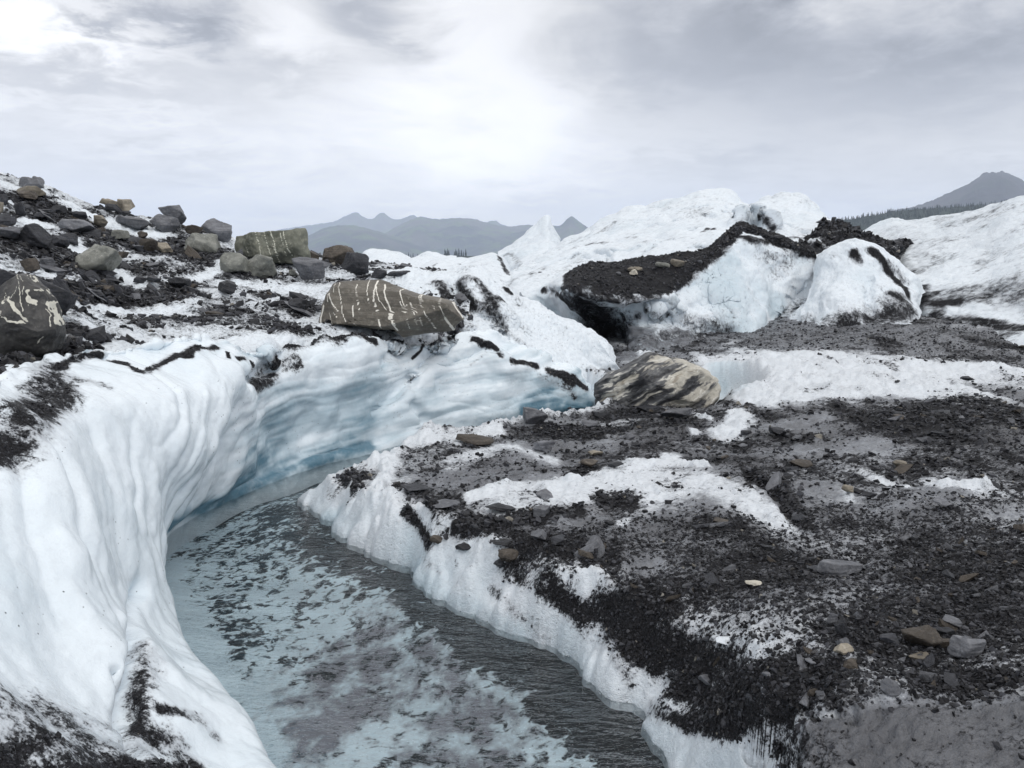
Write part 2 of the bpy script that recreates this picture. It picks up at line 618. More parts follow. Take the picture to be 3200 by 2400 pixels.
# folds of the near slope and clefts of the far face
wall.carve(.16, 9, [R5(640, 860), R5(600, 1060), R5(610, 1180), R5(550, 1400), R5(600, 1600)])
wall.carve(.10, 7, [R5(520, 1240), R5(545, 1450)])
wall.carve(.16, 7, [R2(640, 1150), R2(700, 1060), R2(730, 990)])
wall.carve(.13, 6, [R2(560, 1460), R2(760, 1270), R2(900, 1100), R2(1000, 960)])
wall.carve(.10, 5, [R2(1060, 1140), R2(1250, 1060), R2(1330, 1040)])
wall.carve(-.10, 12, [R2(1000, 1000), R2(900, 1180), R2(800, 1340)])
wall.carve(.10, 6, [R2(780, 1250), R2(800, 1420), R2(880, 1520)])
wall.carve(.2, 7, [R1(1600, 1420), R1(1660, 1360), R1(1740, 1310)])
w = wall
band = fbm(lay, 1.0, 3, .55, 6)
w.a['blue'] = far * face * (.14 + .20 * band + .16 * sst(1.5, .5, ZZ)) + nearw * (.11 + .16 * fbm(G, .8, 3, .5, 8))
w.a['blue'] = np.clip(w.a['blue'], 0, 1)
pb = lambda v, r, pts, **k: w.paint('blue', v, r, pts, **k)
pd = lambda v, r, pts, **k: w.paint('dirt', v, r, pts, **k)
pb(1, 10, [R5(760, 620), R5(900, 545), R5(1100, 440), R5(1250, 350), R5(1400, 310), R5(1600, 255)])
pb(.98, 15, [R5(1060, 410), R5(1180, 290), R5(1260, 170)], soft=.9)  # deep blue ice, with the shading under the bulge painted into it
pb(.66, 24, [R5(1200, 180), R5(1400, 120), R5(1600, 90)], soft=.9)
pb(.6, 16, [R2(60, 1450), R2(300, 1420), R2(560, 1330)], soft=.9)
pb(.3, 14, [R2(700, 1480), R2(1100, 1440), R2(1500, 1350)], soft=.9)
pb(1, 11, [R2(1500, 1460), R2(1700, 1430), R2(1890, 1430)], soft=.8)
pb(.75, 13, [R2(1600, 1330), R2(1850, 1350)], soft=.9)
pb(.0, 10, [R2(1000, 980), R2(900, 1130), R2(830, 1250)], soft=.9)
pb(.0, 14, [R2(100, 1120), R2(500, 1060), R2(650, 1000)], soft=.9)
w.a['blue'] = np.clip(w.a['blue'] + far * face * .22 * band, 0, 1)
pd(.80, 26, [(0, 455), (14, 442), (35, 415), (58, 385)])
pd(.72, 17, [R1(320, 1340), R1(370, 1420), R1(300, 1500)])
pd(.5, 14, [R1(480, 1400), R1(640, 1430)])
pd(1, 5.5, [R1(375, 1340), R1(500, 1275), R1(640, 1255), R1(780, 1290), R1(870, 1340)])
pd(1, 4.6, [R1(910, 1350), R1(1000, 1310), R1(1100, 1262), R1(1160, 1265)])
pd(1, 5, [R1(1185, 1270), R1(1200, 1215), R1(1270, 1192), R1(1365, 1190)])
pd(.95, 3, [R1(1440, 1230), R1(1450, 1262)])
pd(1, 4.6, [R1(1510, 1270), R1(1600, 1305)])
pd(.85, 10, [R1(1620, 1440), R1(1680, 1370), R1(1760, 1300), R1(1850, 1300)])
pd(.65, 11, [R1(1800, 1190), R1(1950, 1150), R1(2150, 1150)])
pd(.5, 7, [R2(20, 1150), R2(80, 1130)])
pd(.85, 5, [R2(0, 970), R2(150, 965), R2(300, 935), R2(480, 965), R2(560, 1000)])
pd(.95, 5, [R2(640, 960), R2(760, 990), R2(900, 985), R2(1040, 950)])
pd(1, 4, [R2(1430, 1125), R2(1500, 1130), R2(1590, 1165)])
pd(1, 7, [R2(1660, 1190), R2(1730, 1220), R2(1780, 1270)])
pd(1, 4.5, [R2(1800, 1250), R2(1880, 1305)])
pd(.5, 5, [R2(1590, 1240), R2(1780, 1320), R2(1800, 1370)])
pd(.95, 4.5, [R2(1170, 1000), R2(1230, 1040), R2(1300, 1035)])
pd(.9, 3.5, [R2(1320, 1045), R2(1350, 1085)])
pd(.95, 1.6, [R2(850, 1000), R2(855, 1060), R2(800, 1112)], wob=.1)
pd(.7, 3.5, [R2(775, 1265)])
pd(.42, 1.8, [R2(780, 1300), R2(640, 1400), R2(540, 1480)], wob=.1)
pd(.42, 1.8, [R2(1250, 1090), R2(1150, 1165)], wob=.1)
pd(.40, 1.8, [R2(1030, 1240), R2(950, 1325)], wob=.1)
pd(.40, 3, [R2(620, 1550)]); pd(.4, 3, [R2(700, 1490)])
pd(.80, 40, [R5(0, 1590), R5(150, 1500), R5(320, 1560), R5(520, 1620)], soft=.9)
pd(.40, 60, [R5(0, 1300), R5(300, 1450), R5(560, 1560)], soft=.95)
pd(.55, 30, [R5(60, 1400), R5(230, 1430), R5(380, 1520)], soft=.9)
pd(.72, 15, [R5(610, 1140), R5(650, 1210), R5(570, 1350), R5(600, 1500), R5(760, 1560)])
pd(.7, 10, [R5(700, 1400), R5(860, 1440)])
pd(.9, 14, [R5(-50, 1660), R5(400, 1690), R5(850, 1660)], soft=.9)
pd(.7, 8, [R5(930, 1520)])
wall.build('ice_wall', M_WALL, kind='thing', label='tall curved blue white ice wall undercut by the meltwater stream', cat='ice wall')

# ------------------------------------------------------------------ moraine slope behind the wall
rim = [tuple(A[-1, i] + out[0, i] * .25 + np.array([0, 0, -.10])) for i in range(1, 14)]
rows = [
    rim,
    [P(-190, 400, 6.2), P(0, 345, 7.6), P(90, 335, 9.4), P(160, 335, 10.6), P(230, 335, 11.6), P(330, 328, 13), P(400, 320, 14.4), P(470, 312, 15.6)],
    [P(-190, 290, 8.5), P(0, 290, 10), P(100, 300, 12), P(200, 305, 13.5), P(300, 303, 15), P(400, 290, 16.5), P(470, 285, 17.5)],
    [P(-190, 220, 11), P(0, 250, 13), P(100, 268, 15), P(200, 278, 17), P(300, 281, 18.2), P(400, 273, 19), P(450, 272, 19.5)],
    [P(-190, 160, 15), P(0, 211, 18), P(90, 232, 19.5), P(180, 248, 20.5), P(260, 258, 21.2), P(330, 265, 21.6), P(420, 268, 22)],
    [P(-190, 120, 19), P(0, 176, 22.5), P(40, 186, 23), P(85, 203, 23.5), P(125, 215, 24), P(180, 226, 24.3), P(240, 240, 24.6), P(300, 253, 24.8), P(350, 262, 25), P(410, 266, 25)],
    [P(-190, 135, 25), P(0, 190, 28), P(120, 228, 29), P(240, 252, 29), P(420, 272, 29)],
    [P(-190, 260, 34), P(0, 270, 34), P(120, 275, 34), P(240, 280, 34), P(420, 285, 34)],
]
net = np.stack([rowc(r, 16) for r in rows])
slope = Sheet(cr(cr(net, 460, 0), 760, 1))
e0 = sst(0, .08, np.linspace(0, 1, 460))[:, None]
slope.push(e0 * (fbm(slope.G, .45, 3, .5, 1) * .16 + pillow(slope.G * np.array([1, 1, 1.5]), 1.6, 3, .6, 5) * .13) + pillow(slope.G, 6, 2, .5) * .025)
w = slope
w.a['dirt'] = np.clip(.42 + .28 * fbm(w.G, .7, 4, .6, 3), 0, 1)
pd(.80, 30, [(-10, 225), (60, 250), (110, 270)], soft=.9, sy=.35)
pd(.76, 22, [(60, 215), (130, 235), (200, 250), (240, 270)], soft=.9, sy=.35)
pd(.84, 18, [(20, 300), (80, 285), (140, 295), (180, 285)], soft=.9, sy=.35)
pd(.9, 14, [(0, 190), (40, 200), (80, 215)], sy=.35)
pd(.72, 6, [(150, 300), (100, 296), (200, 290)], sy=.35)
pd(.7, 12, [(270, 292), (320, 305), (300, 315)], soft=.9, sy=.35)
pd(.50, 12, [(215, 300), (270, 315), (310, 330)], soft=.9, sy=.35)
pd(.48, 8, [(80, 325), (150, 333)], soft=.9, sy=.35)
pd(.95, 6, [R1(420, 1080), R1(520, 1110), R1(620, 1150)], sy=.35)
pd(.98, 18, [(-20, 375), (20, 370), (45, 356)], sy=.35)
pd(.98, 12, [(-40, 400), (0, 385), (30, 372)], sy=.35)
pd(.0, 9, [(75, 200), (120, 222), (160, 232)], sy=.35)
pd(.0, 7, [(45, 232), (75, 247), (120, 260)], sy=.35)
pd(.05, 5, [(75, 238), (95, 250)], sy=.35)
pd(.0, 6, [(110, 267), (130, 275), (150, 282)], sy=.35)
pd(.05, 7, [(30, 215), (50, 222)], sy=.35)
pd(.08, 7, [(200, 275), (215, 270), (225, 260)], sy=.35)
pd(.2, 10, [(75, 300), (120, 308), (170, 305)], soft=.9, sy=.35)
pd(.2, 12, [(230, 280), (290, 282), (330, 288)], soft=.9, sy=.35)
pd(.2, 9, [(240, 340), (330, 338), (200, 345)], soft=.9, sy=.35)
pd(.2, 8, [(120, 345), (170, 348)], soft=.9, sy=.35)
pd(.05, 12, [(380, 272), (420, 268)], soft=.9, sy=.35)
pd(.30, 16, [(135, 334), (230, 325), (320, 318), (350, 300)], soft=.95, sy=.3)
pd(.30, 10, [(250, 298), (300, 290), (340, 285)], soft=.95, sy=.3)
pd(.62, 9, [(215, 306), (262, 318), (300, 328)], soft=.95, sy=.3)
pd(.95, 5, [R1(420, 1080), R1(520, 1110), R1(620, 1150)], sy=.35)
pd(.1, 6, [(150, 352), (190, 338), (300, 340)], sy=.35)
slope.build('moraine_slope', M_ICE, kind='structure')

# ------------------------------------------------------------------ dirty ridge in the middle
rows = [
    [(400, 344, 14.4), (455, 338, 15), (500, 346, 15.3), (545, 361, 15.75), (578, 377, 15.85), (593, 391, 15.95), (603, 398, 16.2)],
    [(395, 315, 15.2), (455, 312, 15.9), (500, 325, 16), (545, 348, 16.1), (580, 366, 16.2), (600, 384, 16.2), (612, 388, 16.2)],
    [(395, 290, 16.6), (455, 292, 16.6), (490, 305, 16.6), (540, 335, 16.6), (580, 355, 16.5), (603, 372, 16.4), (621, 378, 16.2)],
    [(395, 274, 17.8), R2(850, 580) + (17.6,), R2(1050, 590) + (17.6,), R2(1210, 566) + (17.8,), R2(1400, 690) + (17.5,), R2(1500, 765) + (17.4,), R2(1700, 875) + (17.1,), R2(1850, 935) + (16.9,), R2(1950, 1000) + (16.7,), R2(2020, 1090) + (16.5,), R2(2085, 1178) + (16.3,)],
    [(395, 276, 18.6), (436, 273, 18.6), (480, 271, 18.8), (512, 291, 18.4), (530, 305, 18.2), (560, 321, 18), (584, 332, 17.7), (600, 341, 17.4), (620, 372, 16.8)],
    [(395, 300, 20), (440, 300, 20), (485, 300, 20), (530, 325, 19.5), (585, 365, 18.6), (622, 385, 17.3)],
]
rows = [[P(*q) for q in r] for r in rows]
net = np.stack([rowc(r, 14) for r in rows])
ridge = Sheet(cr(cr(net, 300, 0), 420, 1))
ridge.push(fbm(ridge.G, .8, 3, .5, 4) * .12 + pillow(ridge.G * np.array([1.5, 1, 1]), 1.5, 3, .55, 7) * .09 + fbm(ridge.G, 7, 2) * .012)
ridge.carve(.22, 7, [R2(1055, 620), R2(1080, 700), R2(1170, 790), R2(1290, 850), R2(1330, 900)])
ridge.carve(.16, 5, [R2(1330, 900), R2(1430, 990), R2(1520, 1060)])
ridge.carve(-.15, 12, [R2(1130, 620), R2(1250, 720), R2(1400, 850)])
w = ridge
w.a['dirt'] = np.clip(.14 + .2 * fbm(w.G, 1.1, 3, .6, 2), 0, 1)
pd(.05, 14, [R2(700, 610), R2(850, 620), R2(950, 700)])
pd(.8, 7, [R2(930, 620), R2(980, 680), R2(1030, 740)])
pd(.9, 6, [R2(1060, 630), R2(1090, 720), R2(1160, 790), R2(1080, 840)])
pd(.7, 6, [R2(1220, 790), R2(1290, 850), R2(1320, 890)])
pd(.85, 5, [R2(1270, 740), R2(1370, 740)])
pd(.75, 5, [R2(1230, 650), R2(1270, 720), R2(1300, 800)])
pd(.6, 5, [R2(1100, 600), R2(1200, 610)])
pd(.95, 3, [R2(1370, 660), R2(1420, 700)])
pd(.55, 3, [R2(1340, 900), R2(1430, 990), R2(1500, 1050), R2(1600, 1120)])
pd(.95, 6, [R2(1060, 900), R2(1120, 940)])
pd(.95, 6, [R2(1180, 990), R2(1240, 1020), R2(1310, 1040), R2(1350, 1080)])
pd(.95, 6, [R2(1670, 1180), R2(1740, 1200), R2(1800, 1250), R2(1890, 1300)])
pd(.8, 2.5, [R2(1900, 1180), R2(1990, 1220), R2(2030, 1240)])
pd(.4, 6, [R2(1480, 780), R2(1600, 860)])
pd(.05, 9, [R2(1500, 850), R2(1750, 980), R2(1950, 1120)])
w.a['blue'] = np.clip(.05 + .1 * fbm(w.G, 1, 3), 0, 1)
ridge.build('ice_ridge', M_MND, kind='thing', label='long dirt streaked ice ridge sloping down behind the pale veined boulder', cat='ice ridge')

# ------------------------------------------------------------------ grit capped mound with the cave
cols = [
    [(518, 302, 27.5), (518, 292, 26.5), (520, 292, 25.6), (523, 296, 25), (530, 306, 24.8), (547, 326, 24.4), (572, 352, 24), (592, 374, 23.5)],
    [(546, 300, 27), (546, 286, 26), (547, 286, 24.8), (549, 291, 24.2), (555, 305, 24), (568, 328, 23.6), (590, 354, 23.2), (600, 376, 22.8)],
    [(563, 300, 26), (561, 280, 24), (563.5, 285, 19.4), (565, 290, 18.7), (569, 303, 19.3), (588, 330, 20.3), (604, 356, 20.2), (606, 376, 20)],
    [(588, 300, 27), (585, 266, 25), (586, 276, 20.2), (585, 294, 18.6), (585, 306, 19.7), (598, 332, 20.7), (612, 360, 20.6), (614, 378, 20)],
    [(608, 300, 27), (606, 266, 25), R3(440, 778) + (20.6,), R3(450, 960) + (18.6,), R3(420, 1050) + (19.8,), R3(500, 1200) + (20.6,), R3(570, 1370) + (20.4,), (628, 372, 19.5)],
    [(634, 300, 27), (633, 262, 25), R3(620, 748) + (22,), R3(620, 965) + (19.2,), R3(560, 1040) + (20,), R3(600, 1180) + (19.6,), R3(635, 1340) + (18.6,), (642, 368, 18)],
    [(674, 300, 27), (674, 257, 25), R3(900, 700) + (22.5,), R3(890, 905) + (20.6,), R3(860, 980) + (20.6,), R3(850, 1090) + (20.2,), R3(840, 1240) + (19.2,), (664, 356, 18.2)],
    [(707, 300, 27), (707, 252, 25.5), R3(1130, 650) + (23.2,), R3(1085, 740) + (22.4,), R3(1080, 900) + (21.6,), R3(1090, 1060) + (21,), R3(1150, 1190) + (20.3,), (712, 350, 19)],
    [(739, 290, 28), (739, 228, 25.5), R3(1350, 465) + (24,), R3(1380, 510) + (23.8,), R3(1350, 700) + (22.8,), R3(1350, 950) + (21.6,), R3(1380, 1270) + (19.6,), (744, 356, 18.6)],
    [(776, 290, 28), (776, 238, 25.5), R3(1600, 548) + (24,), R3(1600, 585) + (23.8,), R3(1600, 750) + (23.4,), R3(1600, 980) + (22.4,), R3(1600, 1270) + (19.9,), (776, 356, 18.6)],
    [(822, 290, 28), (822, 252, 25.5), R3(1910, 650) + (24,), R3(1900, 665) + (23.8,), R3(1880, 760) + (23.4,), R3(1860, 980) + (22.6,), R3(1840, 1270) + (20.2,), (812, 356, 18.6)],
]


def fixnet(cols):
    return np.array([[P(*q) for q in c] for c in cols])


net = np.moveaxis(fixnet(cols), 0, 1)
mound = Sheet(cr(cr(net, 360, 0), 480, 1))
tv = np.linspace(0, 7, 360)[:, None]
facek = sst(3.0, 3.5, tv)
mound.push(facek * (fbm(mound.G, .5, 4, .55, 3) * .32 + pillow(mound.G, .7, 2, .5, 6) * .07) + (1 - facek) * fbm(mound.G, 1.2, 3, .55, 5) * .10 + fbm(mound.G, 6, 2) * .02)
mound.carve(.35, 10, [R3(870, 1020), R3(960, 1080), R3(1100, 1130), R3(1270, 1210)])
mound.carve(-.25, 8, [R3(900, 960), R3(940, 1040)])
mound.carve(.4, 9, [R3(1790, 870), R3(1680, 980), R3(1600, 1180)])
mound.carve(.22, 12, [R3(600, 1060), R3(680, 1080), R3(760, 1060)])
mound.carve(-.3, 26, [R3(1150, 830), R3(1250, 1000)])
w = mound
cap = sst(560, 566, proj(w.G)[0]) * (1 - sst(2.85, 3.12, tv + .25 * fbm(w.G, 2.2, 3, .6, 2)))
w.a['dirt'] = cap * .98 + (1 - cap) * np.clip(.06 + .12 * fbm(w.G, 1.3, 3, .6, 8), 0, 1)
w.a['blue'] = np.clip(facek * (.14 + .40 * fbm(w.G, .6, 3, .5, 9)), 0, 1)
pb(.15, 22, [R3(1500, 620), R3(1700, 700)], soft=.9)
pb(.55, 10, [R3(1640, 980), R3(1600, 1040)], soft=.9)
pb(.40, 16, [R3(1180, 800), R3(1300, 830)], soft=.9)
pd(.55, 16, [R3(250, 1000), R3(350, 1120), R3(470, 1260)], soft=.9)
w.paint('mud', .0, 4, [R3(900, 900)])
pd(.0, 14, [R3(-60, 900), R3(0, 1000), R3(60, 1120)])
pb(.45, 14, [R3(-60, 950), R3(0, 1040), R3(100, 1160)], soft=.9)
pd(.9, 4, [R3(-30, 880), R3(60, 920), R3(110, 980)])
pd(.78, 26, [R3(220, 1000), R3(380, 1150), R3(520, 1320)], soft=.6)  # dark ice of the cave face, overhang shade painted in with it
pd(.98, 12, [R3(480, 1320), R3(560, 1360), R3(600, 1330)], soft=.9)  # cave foot taken to black, shade painted over dark ice
pb(.95, 26, [R3(250, 1020), R3(380, 1150), R3(520, 1300)], soft=.8)
pd(.8, 12, [R3(420, 1250), R3(520, 1330), R3(570, 1380)], soft=.9)
pd(.75, 5, [R3(540, 1090), R3(640, 1080), R3(680, 1040)])
pd(.7, 4, [R3(760, 1100), R3(860, 1080)])
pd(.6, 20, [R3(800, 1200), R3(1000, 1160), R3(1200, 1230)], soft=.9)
pd(.6, 5, [R3(1000, 1090), R3(1150, 1150), R3(1270, 1200)])
pd(.45, 10, [R3(1560, 660), R3(1700, 690), R3(1620, 760)], soft=.9)
pd(.55, 9, [R3(1780, 950), R3(1690, 1040), R3(1640, 1160)], soft=.9)
pd(.8, 3, [R3(1800, 1080), R3(1810, 1200)]); pd(.8, 3, [R3(1760, 1180), R3(1755, 1240)])
pd(.45, 8, [R3(1620, 1220), R3(1500, 1250)])
pd(.98, 5, [R3(930, 880), R3(1060, 745), R3(1180, 640), R3(1260, 560), R3(1340, 500), R3(1400, 500)])
pd(.98, 5.5, [R3(1430, 520), R3(1600, 555), R3(1750, 600), R3(1900, 640)])
pd(.98, 9, [R3(1790, 590), R3(1880, 620)])
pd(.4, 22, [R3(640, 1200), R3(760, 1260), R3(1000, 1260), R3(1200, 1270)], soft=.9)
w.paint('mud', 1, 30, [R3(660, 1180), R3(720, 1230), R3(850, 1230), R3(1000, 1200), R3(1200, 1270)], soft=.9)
pd(.72, 6, [R3(150, 915), R3(300, 960), R3(500, 1000), R3(700, 985), R3(800, 950)])  # painted shade: darkens the lit edge below the grit cap
pb(.5, 18, [R3(1250, 900), R3(1350, 1050), R3(1300, 1180)], soft=.95)  # this and the next: bluish grey shading of the face put into the colour
pb(.42, 14, [R3(1500, 850), R3(1600, 950)], soft=.95)
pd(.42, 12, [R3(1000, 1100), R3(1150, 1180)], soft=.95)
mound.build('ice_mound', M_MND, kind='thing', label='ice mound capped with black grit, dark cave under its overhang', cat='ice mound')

# dome beside it
cols = [
    [(818, 285, 26), (818, 258, 24.5), (815, 256, 23.4), (811, 275, 22.8), (803, 305, 21.8), (797, 342, 20), (797, 352, 19)],
    [(828, 285, 26), (828, 254, 24.5), (826, 252, 23), (822, 270, 22.3), (816, 305, 21.3), (811, 341, 19.6), (811, 352, 18.6)],
    [(840, 285, 26), (840, 249, 24.5), R4(600, 762) + (22.7,), (835, 265, 22), (832, 300, 20.9), (828, 338, 19.6), (828, 352, 18.6)],
    [(856, 285, 26), (856, 248, 24.5), R4(750, 745) + (22.5,), (855, 268, 21.7), (855, 300, 20.6), (852, 333, 19.6), (852, 350, 18.6)],
    [(872, 285, 26), (872, 250, 24.5), R4(900, 775) + (22.5,), (876, 270, 21.8), (876, 300, 20.7), (872, 330, 19.6), (872, 350, 18.6)],
    [(893, 285, 26), (893, 261, 24.5), R4(1080, 870) + (22.6,), (898, 281, 21.7), (897, 305, 20.7), (890, 328, 19.6), (890, 348, 18.6)],
    [(913, 290, 26), (913, 279, 24.5), R4(1250, 1020) + (22.4,), (915, 292, 21.6), (912, 310, 20.7), (905, 328, 19.6), (905, 348, 18.6)],
    [(924, 300, 26), (924, 296, 24.5), R4(1335, 1160) + (22.1,), (923, 304, 21.5), (921, 316, 20.7), (916, 327, 19.6), (916, 348, 18.6)],
]
net = np.moveaxis(fixnet(cols), 0, 1)
dome = Sheet(cr(cr(net, 240, 0), 260, 1))
dome.push(fbm(dome.G, .7, 3, .5, 12) * .2 + pillow(dome.G, 1.3, 3, .5, 9) * .09 + fbm(dome.G, 6, 2) * .02)
dome.carve(.15, 5, [R4(880, 1000), R4(880, 1200), R4(900, 1300)])
w = dome
w.a['blue'] = np.clip(.08 + .2 * fbm(w.G, .8, 3, .5, 3), 0, 1)
w.a['dirt'] = np.clip(.07 + .1 * fbm(w.G, 1.5, 3), 0, 1)
pd(.95, 5, [R4(740, 800), R4(790, 850)]); pd(.6, 4, [R4(780, 880)]); pd(.4, 4, [R4(530, 810)])
pd(1, 6, [R4(900, 780), R4(980, 850), R4(1050, 950), R4(1130, 1010), R4(1200, 1090), R4(1230, 1150)])
pd(.5, 5, [R4(1060, 880), R4(1150, 960), R4(1220, 1030)])
pd(1, 5, [R4(1080, 1150), R4(1140, 1150), R4(1230, 1220), R4(1270, 1280)])
w.paint('mud', .75, 13, [R4(880, 1400), R4(1080, 1340), R4(1230, 1260)], soft=.95)
pd(.74, 20, [R4(640, 1440), R4(900, 1380), R4(1080, 1330), R4(1200, 1280)], soft=.9)
pd(.7, 4, [R4(660, 1420), R4(690, 1350), R4(770, 1340)])
pd(.55, 12, [R4(1050, 1200), R4(1200, 1260)], soft=.9)
pd(.6, 9, [R4(300, 1350), R4(240, 1500)])
pd(.5, 13, [R4(400, 1450), R4(560, 1440)])
dome.build('ice_dome', M_MND, kind='thing', label='rounded white ice dome with a curving black grit seam down one side', cat='ice dome')

# ------------------------------------------------------------------ ice hills behind
rows = [
    [(500, 292, 33), (535, 290, 48), (560, 285, 50), (600, 275, 50), (650, 265, 50), (690, 260, 50), (718, 255, 50), (745, 255, 50), (792, 255, 50), (820, 260, 48), (850, 270, 46)],
    [(500, 281, 32), (531, 260, 38), (559, 245, 44), (600, 224, 45), (650, 210, 45), (690, 200, 45), (718, 193, 45), (745, 208, 45), (792, 198, 45), (818, 222, 43), (850, 238, 42)],
    [(501, 279, 31), (532, 259, 36), (559, 244, 40), R3(420, 420) + (41,), (648, 209, 41), R3(1000, 270) + (41,), R3(1200, 219) + (41,), (747, 208, 41), R3(1720, 251) + (41,), (820, 217, 40), (848, 232, 38)],
    [(502, 281, 30), (537, 262, 34), (568, 248, 36.5), (608, 234, 37), (648, 224, 37), (688, 214, 37), (718, 209, 37), (750, 219, 37), (792, 214, 37), (826, 226, 36.5), (850, 237, 36)],
    [(503, 283, 29), (542, 264, 32), (573, 249, 33.5), (610, 241, 33.5), (645, 235, 33.5), (685, 229, 33.5), (718, 226, 33.5), (752, 228, 33.5), (792, 230, 33.5), (830, 236, 33.5), (852, 243, 33.5)],
    [(504, 285, 28), (544, 270, 29), (580, 262, 30), (613, 252, 30), (645, 246, 30), (685, 240, 30), (718, 236, 30), (752, 238, 30), (792, 242, 30), (832, 250, 30), (854, 256, 30)],
    [(505, 290, 26.5), (545, 283, 26), (582, 279, 26.5), (613, 274, 26.5), (645, 268, 26.5), (685, 260, 26.5), (718, 254, 26.5), (752, 252, 26.5), (792, 258, 26.5), (834, 270, 26.5), (856, 276, 26.5)],
    [(505, 306, 25), (545, 300, 24.5), (582, 298, 24.5), (613, 290, 25), (645, 285, 25), (685, 280, 25), (718, 275, 25), (752, 275, 25), (792, 280, 25), (836, 290, 25), (858, 296, 25)],
]
top = [(501, 279, 31), (532, 259, 36), (559, 244, 40)] + [(x, y, 41) for x, y in [(580, 233.8), (604.8, 220.8), (630.8, 210.6), (648, 208.5), (670, 203.5), (688.7, 199), (703, 194), (717.6, 191.3), (729, 194.6), (739, 202), (751, 207.5), (763, 202), (779, 197.4), (793, 196), (804.4, 199.5), (814.5, 209), (826, 221)]] + [(848, 233, 38)]
rows[2] = top
rows[1] = [(x, y + 2.5, d * 1.1) for x, y, d in top]
rows[0] = [(x, y + 40, d * 1.2) for x, y, d in top]
rows = [[P(*q) for q in r] for r in rows]
net = np.stack([rowc(r, 26) for r in rows])
hill = Sheet(cr(cr(net, 320, 0), 620, 1))
hq = hill.G * np.array([1, .6, 1])
hill.push(fbm(hq, .18, 3, .5, 3) * .22 + pillow(hill.G @ np.array([[.75, .3, 0], [-.3, .5, 0], [0, 0, 1.]]), .55, 3, .5, 8) * .36 + pillow(hill.G, 2.2, 2, .5, 3) * .02)
hill.carve(.5, 4, [(570, 254), (585, 250), (610, 246), (640, 240), (665, 236)])
hill.carve(.4, 4, [(735, 208), (700, 212), (670, 218)])
hill.carve(.5, 4, [R3(1300, 310), R3(1440, 360), R3(1600, 400), R3(1800, 470)])
hill.carve(.4, 3, [R3(440, 600), R3(440, 720)])
hill.carve(.4, 3, [R3(1060, 560), R3(1120, 580), R3(1070, 640)])
hill.carve(-.9, 7, [R3(1340, 430), R3(1430, 400), R3(1500, 410), R3(1580, 460)])
w = hill
w.a['blue'] = np.clip(.05 + .22 * fbm(w.G, .35, 3, .5, 3), 0, 1)
w.a['dirt'] = np.clip(.10 + .18 * fbm(w.G @ np.array([[.8, 0, -.5], [0, .6, 0], [.5, 0, 1.2]]), .5, 4, .6), 0, 1)
pd(.5, 4, [R3(210, 580), R3(300, 560), R3(420, 545), R3(620, 510)])
pd(.40, 3, [R3(480, 400), R3(400, 450), R3(340, 490)])
pd(.85, 3, [R3(1090, 470), R3(1130, 445), R3(1160, 455)])
pd(.55, 3.2, [R3(1310, 450), R3(1370, 410), R3(1450, 395)])
pd(.9, 4, [R3(1450, 395), R3(1510, 420), R3(1570, 460), R3(1610, 495)])
pd(.3, 4, [R3(1620, 380), R3(1740, 430), R3(1820, 480)])
pd(.4, 4, [R3(1250, 330), R3(1430, 370)])
pd(.65, 6, [R3(1650, 510), R3(1800, 520), R3(1930, 560)])
pd(.9, 5, [R3(1830, 500), R3(1950, 490), R3(2100, 560)])
pd(.4, 5, [R2(1380, 640), R2(1560, 550), R2(1600, 520)])
pd(.8, 2, [R2(1580, 560)])
for v, pts in [(.3, [R3(20, 700), R3(200, 640), R3(420, 560)]), (.36, [R3(60, 780), R3(250, 690), R3(330, 620)]), (.5, [R3(440, 630), R3(440, 740)]), (.34, [R3(500, 690), R3(640, 640), R3(760, 560)]), (.4, [R3(760, 640), R3(900, 600), R3(1060, 560), R3(1120, 580)]),
               (.34, [R3(620, 400), R3(760, 350), R3(950, 300), R3(1100, 290)]), (.34, [R3(700, 440), R3(900, 390), R3(1150, 350), R3(1300, 380)]), (.34, [R3(1000, 460), R3(1200, 440)]), (.3, [R3(1500, 330), R3(1650, 310), R3(1800, 350)])]:
    pd(v, 2.6, pts)  # grey crease shading painted along the lines carved below
    hill.carve(.22, 3, pts)
hill.build('ice_hill', M_FAR, kind='structure')

net = np.array([[P(*q) for q in r] for r in [
    [(812, 240, 40), (836, 238, 39), (848, 238, 38), (858, 244, 37), (868, 250, 36), (880, 252, 36), (900, 255, 36), (915, 258, 35)],
    [(820, 224, 35), (834, 224, 34.5), (847, 225.5, 34), (858, 231, 33), (866, 237, 32), (881, 241, 31.5), (900, 244, 31), (912, 242, 31)],
    [(812, 232, 31.5), (828, 236, 31), (845, 239, 30.5), (856, 242, 30), (866, 245, 29.5), (880, 248, 29), (893, 250, 29), (905, 249, 29)],
    [(800, 243, 28), (824, 248, 27), (842, 250, 26.8), (856, 252, 26.6), (866, 253, 26.5), (876, 255, 26.5), (888, 256, 26.5), (897, 256, 26.5)],
    [(800, 262, 26), (824, 266, 25.5), (842, 268, 25), (856, 270, 25), (866, 272, 25), (876, 275, 25), (886, 280, 25), (896, 286, 25)]]])
rub = Sheet(cr(cr(net, 120, 0), 200, 1))
rub.push(pillow(rub.G * np.array([1, 1, 2]), 1.6, 3, .6, 5) * .4)
w = rub
w.a['dirt'] = np.clip(.92 + .3 * fbm(w.G, .6, 3), 0, 1)
pd(.1, 4, [R4(300, 650), R4(400, 640), R4(480, 680)]); pd(.1, 3, [R4(880, 690), R4(910, 715)])
pd(.45, 5, [R4(500, 740), R4(600, 730)]); pd(.3, 3, [R4(1000, 720), R4(1080, 730)])
rub.build('rubble_heap', M_FAR, kind='thing', label='dark rubble heap between the white ice hill and the snow slope', cat='rubble heap')

